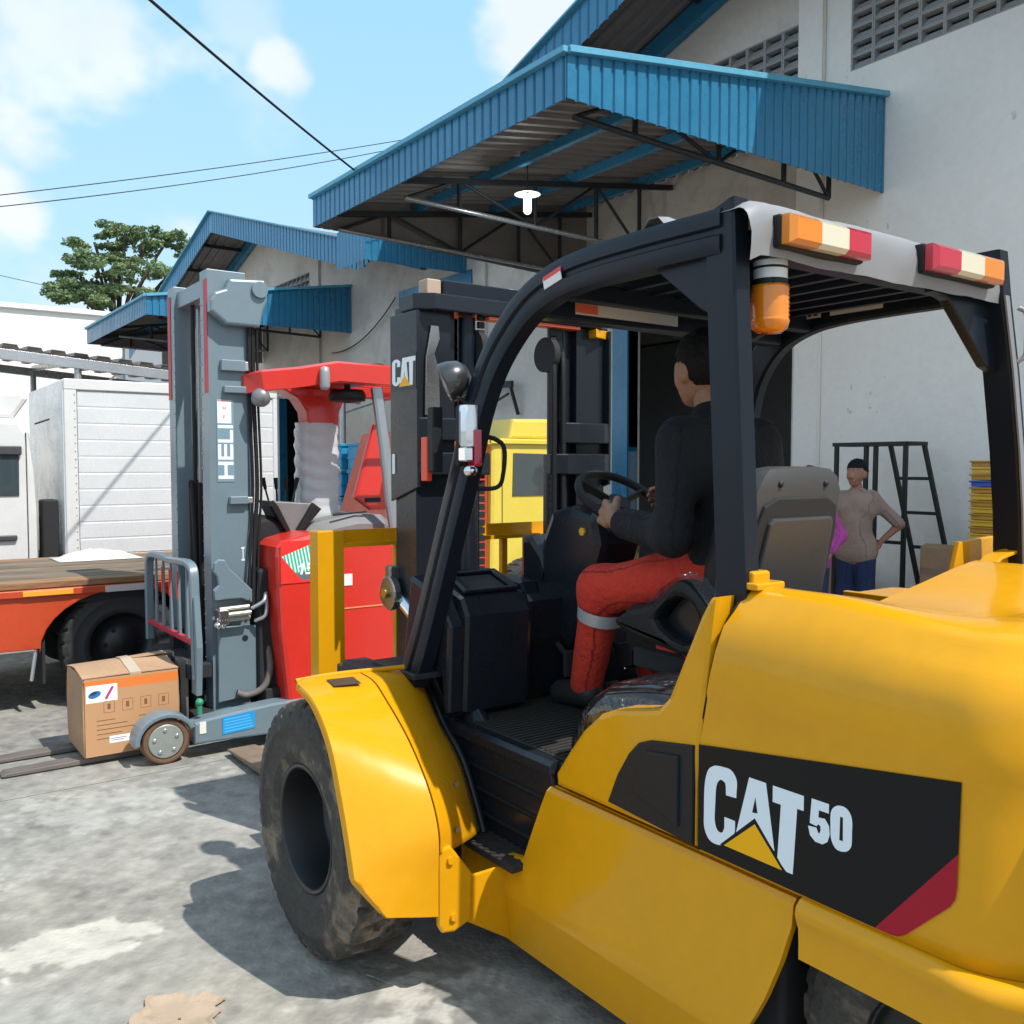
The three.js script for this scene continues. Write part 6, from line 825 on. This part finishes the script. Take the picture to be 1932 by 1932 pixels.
// head built facing +z' (given by yaw), origin at its centre; returns world-space skin prims and hair geometry
function headParts(c, yaw, pitch = 0, s = 1) {
  const q = new THREE.Quaternion().setFromEuler(new THREE.Euler(pitch, yaw, 0, 'YXZ')), W = (x, y, z) => { const v = V(x * s, y * s, z * s).applyQuaternion(q); return [c[0] + v.x, c[1] + v.y, c[2] + v.z]; };
  const local = [{ c: [0, 0.025, -0.012], r: [0.074, 0.09, 0.092] }, { c: [0, -0.03, 0.022], r: [0.060, 0.075, 0.066] }, { c: [0, -0.085, 0.05], r: [0.030, 0.022, 0.03] }, [[0, 0.012, 0.082], [0, -0.026, 0.100], 0.009, 0.014], [[-0.014, -0.028, 0.088], [0.014, -0.028, 0.088], 0.010, 0.010], [[-0.03, -0.005, 0.066], [-0.035, -0.028, 0.058], 0.022, 0.02], [[0.03, -0.005, 0.066], [0.035, -0.028, 0.058], 0.022, 0.02], [[-0.033, 0.026, 0.074], [0.033, 0.026, 0.074], 0.012, 0.012], [[-0.02, -0.058, 0.080], [0.02, -0.058, 0.080], 0.008, 0.008], { c: [-0.076, -0.005, -0.008], r: [0.013, 0.033, 0.022] }, { c: [0.076, -0.005, -0.008], r: [0.013, 0.033, 0.022] }];
  const mk = (prims, h, k, grow, extra) => { const g = sdf(prims, h, k, grow, extra); g.scale(s, s, s); g.applyQuaternion(q); g.translate(...c); return g; };
  const eye = (sx) => new THREE.SphereGeometry(0.0125 * s, 12, 10).translate(sx * 0.031 * s, 0.006 * s, 0.076 * s).applyQuaternion(q).translate(...c), brow = (sx) => rod([sx * 0.015, 0.030, 0.088], [sx * 0.046, 0.030, 0.076], 0.006, 0.004, 6).scale(s, s, s).applyQuaternion(q).translate(...c), lips = rod([-0.02, -0.060, 0.0865], [0.02, -0.060, 0.0865], 0.005, 0.005, 6).scale(s, s, s).applyQuaternion(q).translate(...c);
  const hair = mk([{ c: [0, 0.034, -0.018], r: [0.080, 0.092, 0.096] }], 0.0045, 0.02, 0.006, (m, x, y, z) => Math.max(m + 0.012 * (fbm(x * 90, y * 45, z * 90, 3) - 0.5), -(y - (z > 0.02 ? 0.052 - (z - 0.02) * 0.02 : -0.055 + Math.max(0, z + 0.03) * 2.0)) * 0.8));
  return { skin: mk(local, 0.0045, 0.022, 0), hair, eyes: [eye(-1), eye(1)], brows: [brow(-1), brow(1)], lips, W };
}
// hand: wrist point, forward (towards the fingers), palm normal, side of the thumb, curl of the fingers
function handGeo(w, fwd, palm, thumb, curl, s = 1) {
  const f = V(...fwd).normalize(), n = V(...palm).normalize(), t = V().crossVectors(n, f).normalize(); if (t.dot(V(...thumb)) < 0) t.negate(); n.crossVectors(f, t); if (n.dot(V(...palm)) < 0) n.negate();
  const at3 = (a, b, c) => { const p = V(...w).addScaledVector(f, a * s).addScaledVector(t, b * s).addScaledVector(n, c * s); return [p.x, p.y, p.z]; }, prims = [];
  prims.push([at3(0, 0, 0), at3(0.04, 0.018, 0), 0.026 * s, 0.021 * s], [at3(0.03, 0.022, 0), at3(0.082, 0.026, 0), 0.018 * s, 0.013 * s], [at3(0.03, -0.018, 0), at3(0.076, -0.026, 0), 0.018 * s, 0.012 * s], [at3(0.03, 0, 0), at3(0.085, 0, 0), 0.019 * s, 0.013 * s]);
  [[0.030, 0.068], [0.010, 0.076], [-0.010, 0.070], [-0.029, 0.055]].forEach(([b, L], i) => { let a = 0.082 - i * 0.003, c = 0, ang = curl[0]; let p = at3(a, b, c), r = (0.0092 - 0.0006 * i) * s; [0.46, 0.30, 0.24].forEach((k, j) => { const na = a + Math.cos(ang) * L * k, nc = c + Math.sin(ang) * L * k, q = at3(na, b, nc); prims.push([p, q, r, r * 0.9]); p = q; a = na; c = nc; r *= 0.9; ang += curl[1]; }); });
  prims.push([at3(0.02, 0.025, 0.006), at3(0.055, 0.052, 0.016), 0.015 * s, 0.011 * s], [at3(0.055, 0.052, 0.016), at3(0.082, 0.055, 0.030), 0.0105 * s, 0.0095 * s], [at3(0.082, 0.055, 0.030), at3(0.10, 0.046, 0.042), 0.0095 * s, 0.0085 * s]);
  return sdf(prims, 0.0035, 0.007);
}
const skinM = (r, g, b) => phys(lin(r, g, b), 0.5, 0, { sheen: 0.2, map: scaled(dustT, 3) });
const clothT = dataTex(256, 256, (u, v) => { const g = 0.9 + 0.10 * (tfbm(u, v, 40, 3, 501) - 0.5) + 0.10 * (tfbm(u, v, 5, 4, 505) - 0.5); return [g, g, g]; });
const clothM = (c) => std(c, 0.95, 0, { map: scaled(clothT, 3), bumpMap: scaled(bumpT, 3), bumpScale: 0.006 });
const fold = (amt, f) => (m, x, y, z) => m + amt * (fbm(x * f + 3, y * f * 0.7, z * f + 0.37, 2) - 0.5);
M.hair = phys(lin(0.006, 0.0055, 0.0055), 0.75, 0, { specularIntensity: 0.5 });
{ // the driver
  const p = thing('person', 'driver in black jacket and red trousers sitting at the forklift wheel', 'person', [2.36, 1.17, -2.0]);
  const arm = [[[2.15, 1.675, -2.07], [2.065, 1.385, -2.02], 0.052, 0.042], [[2.065, 1.385, -2.02], [2.15, 1.412, -2.375], 0.042, 0.028]], armR = [[[2.53, 1.675, -2.07], [2.64, 1.40, -2.08], 0.052, 0.042], [[2.64, 1.40, -2.08], [2.53, 1.45, -2.42], 0.042, 0.028]];
  const torso = [[[2.28, 1.30, -1.97], [2.44, 1.30, -1.97], 0.115, 0.115], [[2.36, 1.32, -1.98], [2.35, 1.52, -2.05], 0.125, 0.135], [[2.23, 1.60, -2.07], [2.46, 1.60, -2.07], 0.105, 0.105], [[2.17, 1.69, -2.07], [2.52, 1.69, -2.07], 0.05, 0.05]], neck = [[2.335, 1.70, -2.075], [2.325, 1.84, -2.115], 0.056, 0.05];
  const legs = [[[2.26, 1.26, -1.99], [2.165, 1.165, -2.455], 0.088, 0.062], [[2.165, 1.165, -2.455], [2.175, 0.81, -2.545], 0.062, 0.042], [[2.46, 1.26, -1.99], [2.52, 1.17, -2.44], 0.088, 0.062], [[2.52, 1.17, -2.44], [2.50, 0.81, -2.54], 0.062, 0.042]];
  const feet = [[[2.175, 0.775, -2.53], [2.165, 0.752, -2.68], 0.04, 0.034], [[2.50, 0.775, -2.53], [2.51, 0.752, -2.68], 0.04, 0.034]];
  const sk = skinM(0.40, 0.205, 0.125), h = headParts([2.315, 1.918, -2.135], Math.PI - 0.22, 0.08, 1.04);
  part(p, 'body', [sdf([...torso, neck, ...arm, ...armR, ...legs, ...feet], 0.013, 0.04), h.skin, handGeo([2.152, 1.414, -2.385], [0.30, 0.25, -0.92], [0.85, -0.3, 0.3], [0.2, 0.95, 0.1], [0.35, 0.75], 1.12), handGeo([2.53, 1.45, -2.43], [-0.2, 0.35, -0.9], [-0.85, -0.3, 0.3], [0, 1, 0], [0.35, 0.75])], sk);
  part(p, 'jacket', sdf([...torso, [[2.335, 1.70, -2.075], [2.33, 1.755, -2.09], 0.062, 0.058], arm[0], armR[0], [arm[1][0], [2.132, 1.406, -2.30], 0.042, 0.030], [armR[1][0], [2.55, 1.44, -2.34], 0.042, 0.030]], 0.011, 0.05, 0.018, fold(0.022, 6)), clothM(lin(0.010, 0.011, 0.014)));
  const tr = part(p, 'trousers', sdf(legs.concat([[[2.28, 1.27, -1.96], [2.44, 1.27, -1.96], 0.11, 0.11]]), 0.011, 0.05, 0.018, fold(0.022, 7)), clothM(lin(0.74, 0.05, 0.026)));
  { const bd = (a, b, r0, r1) => { const { m, L } = frameOf(V(...a), V(...b)); const g = new THREE.CylinderGeometry(r1, r0, L, 32, 2, true); g.rotateX(Math.PI / 2); return g.applyMatrix4(m); }; part(tr, 'reflective_band', [bd([2.1655, 1.10, -2.455], [2.168, 1.055, -2.468], 0.0865, 0.083)], std(lin(0.50, 0.52, 0.54), 0.35, 0.3, { side: THREE.DoubleSide })); }
  part(p, 'hair', h.hair, M.hair); part(p, 'eye', h.eyes[0], M.black); part(p, 'eye', h.eyes[1], M.black); part(p, 'lips', h.lips, skinM(0.32, 0.12, 0.09));
  part(p, 'spectacles', [h.W(0, 0, 0) && tube([h.W(-0.082, 0.01, -0.01), h.W(-0.080, 0.012, 0.04), h.W(-0.062, 0.010, 0.088), h.W(-0.02, 0.008, 0.104)], 0.003, 16, 6)], M.chrome);
  part(p, 'shirt_hem', sdf([[[2.30, 1.215, -2.09], [2.42, 1.215, -2.09], 0.075, 0.075]], 0.010, 0.03, 0.012, fold(0.03, 18)), std(0xffffff, 0.9, 0, { map: scaled(dataTex(256, 256, (u, v) => { const a = tfbm(u, v, 9, 3, 601), b = tfbm(u, v, 14, 2, 605); const k = Math.abs(a - 0.5) < 0.045 || b > 0.68 ? 1 : 0; return k ? [0.22, 0.14, 0.09] : [0.80, 0.58, 0.36]; }), 4) }));
  for (const f of feet) part(p, 'shoe', sdf([f], 0.010, 0.02, 0.012), std(lin(0.02, 0.02, 0.022), 0.6));
}
function stander(label, o, yaw, H, top, bottom, skinC, arms, pose) {
  const p = thing('person', label, 'person', o, 'workers standing by the white wall'), s = H / 1.7, q = new THREE.Quaternion().setFromAxisAngle(V(0, 1, 0), yaw);
  const W = (x, y, z) => { const v = V(x * s, y * s, z * s).applyQuaternion(q); return [o[0] + v.x, o[1] + v.y, o[2] + v.z]; };
  const C = (a, b, r0, r1) => [W(...a), W(...b), r0 * s, r1 * s];
  const torso = [C([-0.07, 0.93, 0], [0.07, 0.93, 0], 0.10, 0.10), C([0, 0.95, 0], [0, 1.15, 0], 0.115, 0.12), C([-0.085, 1.28, 0], [0.085, 1.28, 0], 0.095, 0.095), C([-0.125, 1.375, 0], [0.125, 1.375, 0], 0.046, 0.046), C([0, 1.36, 0], [0, 1.42, 0], 0.07, 0.055)], neck = C([0, 1.38, 0], [0, 1.5, 0.012], 0.05, 0.046);
  const A = []; for (const sd of [-1, 1]) { A.push(C([sd * 0.142, 1.365, 0], [sd * arms.e[0], arms.e[1], arms.e[2]], 0.05, 0.038), C([sd * arms.e[0], arms.e[1], arms.e[2]], [sd * arms.w[0], arms.w[1], arms.w[2]], 0.038, 0.026)); }
  const Lg = []; for (const sd of [-1, 1]) Lg.push(C([sd * 0.085, 0.9, 0], [sd * 0.095, 0.48, 0.01], 0.085, 0.056), C([sd * 0.095, 0.48, 0.01], [sd * 0.10, 0.08, -0.01], 0.056, 0.04)); const F = [-1, 1].map((sd) => C([sd * 0.10, 0.045, -0.03], [sd * 0.115, 0.035, 0.14], 0.04, 0.032));
  const h = headParts(W(0, 1.60, 0.02), yaw + pose.turn, pose.tilt ?? 0, s * 1.08);
  const hd = [-1, 1].map((sd) => { const w = W(sd * arms.w[0], arms.w[1], arms.w[2]), f = V(-sd * 0.5, -0.75, -0.2).applyQuaternion(q), n = V(-sd * 0.7, 0, 0.5).applyQuaternion(q), t = V(0, 0, 1).applyQuaternion(q); return handGeo(w, f.toArray(), n.toArray(), t.toArray(), [0.2, 0.35], s); });
  const sk = skinM(...skinC); part(p, 'body', [sdf([...torso, neck, ...A, ...Lg, ...F], 0.013, 0.04), h.skin, ...hd], sk);
  part(p, 'shirt', sdf([...torso, C([-0.07, 0.86, 0], [0.07, 0.86, 0], 0.105, 0.105), ...(arms.long ? A : [A[0], A[2]].map((a) => [a[0], a[1].map((v, i) => lerp(a[0][i], v, 0.92)), a[2], a[3]]))], 0.012, 0.045, 0.018, fold(0.016, 7)), top);
  part(p, 'trousers', sdf(Lg, 0.012, 0.05, 0.018, fold(0.014, 7)), bottom);
  part(p, 'hair', h.hair, M.hair); for (const e of h.eyes) part(p, 'eye', e, M.black); for (const e of h.brows) part(p, 'eyebrow', e, M.hair); part(p, 'lips', h.lips, skinM(skinC[0] * 0.75, skinC[1] * 0.55, skinC[2] * 0.6));
  for (const f of F) part(p, 'shoe', sdf([f], 0.010, 0.02, 0.012), std(lin(0.02, 0.02, 0.022), 0.6));
  return p;
}
stander('man in beige shirt and blue jeans with hands behind his hips by the ladder', [7.35, 0, -4.9], -1.25, 1.63, clothM(lin(0.42, 0.30, 0.245)), clothM(lin(0.025, 0.045, 0.13)), [0.42, 0.20, 0.13], { e: [0.35, 1.13, -0.16], w: [0.19, 0.96, -0.11] }, { turn: -0.2 });
stander('person in pink long sleeved top mostly hidden behind the grey seat', [6.62, 0, -4.86], -1.0, 1.57, clothM(lin(0.62, 0.09, 0.42)), clothM(lin(0.04, 0.06, 0.14)), [0.36, 0.18, 0.12], { e: [0.27, 1.10, -0.02], w: [0.20, 0.98, 0.16], long: true }, { turn: 0.1 });

// ================================================================ things by the white wall
{
  const t = thing('step_ladder', 'dark green steel trestle ladder standing by the white wall', 'ladder', [7.95, 0, -5.1]); const gm = std(lin(0.022, 0.035, 0.035), 0.55, 0.2, { map: scaled(oldWallT, 2) });
  const zs = [-5.44, -5.12, -5.02, -4.72], top = 1.81;
  part(t, 'top_frame', [beam([7.80, top, -5.46], [7.80, top, -4.70], 0.035, 0.035, 0), beam([8.12, top, -5.46], [8.12, top, -4.70], 0.035, 0.035, 0), beam([7.8, top, -5.46], [8.12, top, -5.46], 0.035, 0.035, 0), beam([7.8, top, -4.70], [8.12, top, -4.70], 0.035, 0.035, 0), beam([7.8, top, -5.08], [8.12, top, -5.08], 0.035, 0.035, 0)], gm);
  for (const z of zs) part(t, 'post', beam([7.82, top, z], [7.80, 0, z], 0.035, 0.035, 0), gm);
  for (const z of [-5.06, -4.72]) part(t, 'rail', beam([8.12, top, z], [8.24, 0, z + 0.36], 0.035, 0.035, 0), gm);
  for (let k = 1; k < 6; k++) { const f = k / 5.6, y = top * (1 - f), x = lerp(8.12, 8.24, f), d = 0.36 * f; part(t, 'rung', beam([x, y, -5.06 + d], [x, y, -4.72 + d], 0.03, 0.03, 0), gm); } part(t, 'brace', beam([7.81, 0.9, -5.02], [7.81, 0.9, -4.72], 0.03, 0.03, 0), gm); part(t, 'brace', beam([7.81, 0.35, -5.44], [7.81, 0.35, -4.72], 0.03, 0.03, 0), gm);
}
function plainCarton(label, x0, x1, y0, y1, z0, z1) { const t = thing('carton', label, 'carton', [(x0 + x1) / 2, y0, (z0 + z1) / 2]); const b = part(t, 'box_body', bx(x0, x1, y0, y1, z0, z1, 0.006), M.card); part(b, 'tape', [pbx((x0 + x1) / 2 - 0.03, (x0 + x1) / 2 + 0.03, y1, y1 + 0.001, z0, z1), pbx(x0 - 0.001, x0, (y0 + y1) / 2 - 0.03, (y0 + y1) / 2 + 0.03, z0, z1)], std(lin(0.30, 0.19, 0.12), 0.5)); part(t, 'flap', prism('z', [[x0, y1], [x0 + 0.005, y1], [x0 + 0.09, y1 + 0.03], [x0 + 0.088, y1 + 0.034]], z0, z1, 0), M.card); }
plainCarton('brown carton standing on another beside the yellow tray stack', 7.85, 8.3, 0.45, 0.87, -4.58, -4.12);
plainCarton('lower brown carton under another beside the yellow tray stack', 7.83, 8.32, 0, 0.449, -4.60, -4.10);
plainCarton('small brown carton at the foot of the dark ladder', 7.9, 8.25, 0, 0.62, -5.75, -5.35);
{ const yM = [std(lin(0.72, 0.45, 0.03), 0.5, 0, { map: scaled(grainT, 2) }), std(lin(0.66, 0.36, 0.035), 0.5, 0, { map: scaled(oldWallT, 2) })], bM = std(lin(0.03, 0.09, 0.40), 0.5); let y = 0; const X0 = 7.62, Z0 = -4.02;
  for (let k = 0; k < 30; k++) { const h = 0.055, blue = k === 9 || k === 17 || k === 26, j = 0.01 * (hsh(k, 3, 8) - 0.5); const lab = blue ? (k === 9 ? 'lowest blue tray in the tall stack of yellow trays' : k === 17 ? 'middle blue tray in the tall stack of yellow trays' : 'topmost blue tray in the tall stack of yellow trays') : 'thin yellow plastic tray in the tall stack by the wall';
    const t = thing('plastic_tray', lab, 'tray', [X0 + 0.25, y, Z0 + 0.2], 'trays stacked by the wall'); t.rotation.y = j * 2; const m = blue ? bM : yM[k % 2];
    part(t, 'tray_shell', [bx(X0 + j, X0 + 0.5 + j, y + 0.001, y + 0.038, Z0 + 0.012, Z0 + 0.388, 0.006), bx(X0 - 0.012 + j, X0 + 0.512 + j, y + 0.038, y + 0.052, Z0, Z0 + 0.40, 0.004)], m); y += h; }
}
// blue and red crates under the canopy, seen between the masts
{ const cm = [std(lin(0.02, 0.30, 0.55), 0.5, 0, { map: scaled(grainT, 2) }), std(lin(0.42, 0.02, 0.04), 0.5, 0, { map: scaled(grainT, 2) })];
  const crate = (lab, x, y, z, m) => { const t = thing('plastic_crate', lab, 'crate', [x, y, z], 'crates stacked under the canopy'); part(t, 'crate_wall', bx(x - 0.2, x + 0.2, y + 0.01, y + 0.36, z - 0.2, z + 0.2, 0.02), m); part(t, 'crate_rim', bx(x - 0.215, x + 0.215, y + 0.34, y + 0.385, z - 0.215, z + 0.215, 0.01), m); part(t, 'crate_rib', bx(x - 0.208, x + 0.208, y + 0.16, y + 0.19, z - 0.208, z + 0.208, 0.006), m); };
  const lv = ['bottom', 'second', 'third', 'fourth', 'top']; for (let k = 0; k < 5; k++) { crate(lv[k] + ' blue crate of the left stack beside the red panel', 6.0, k * 0.386, -12.45, cm[0]); crate(lv[k] + ' blue crate of the right stack beside the red panel', 6.05, k * 0.386 + 0.0, -11.95, cm[0]); crate(lv[k] + ' dark red crate in the stack right of the blue crates', 6.25, k * 0.386, -11.2, cm[1]); }
}
{ const t = thing('wall_bracket', 'dark steel shelf bracket fixed to the wall behind the yellow cab', 'bracket', [8.3, 2.6, -12]); part(t, 'top_bar', beam([8.40, 2.92, -13.2], [8.30, 2.86, -11.5], 0.05, 0.10, 0), M.steelDark); part(t, 'brace', beam([8.45, 2.4, -11.55], [8.30, 2.84, -11.55], 0.04, 0.04, 0), M.steelDark); part(t, 'brace', beam([8.45, 2.5, -12.6], [8.30, 2.72, -11.6], 0.03, 0.03, 0), M.steelDark); }
renderer.render(scene, camera);
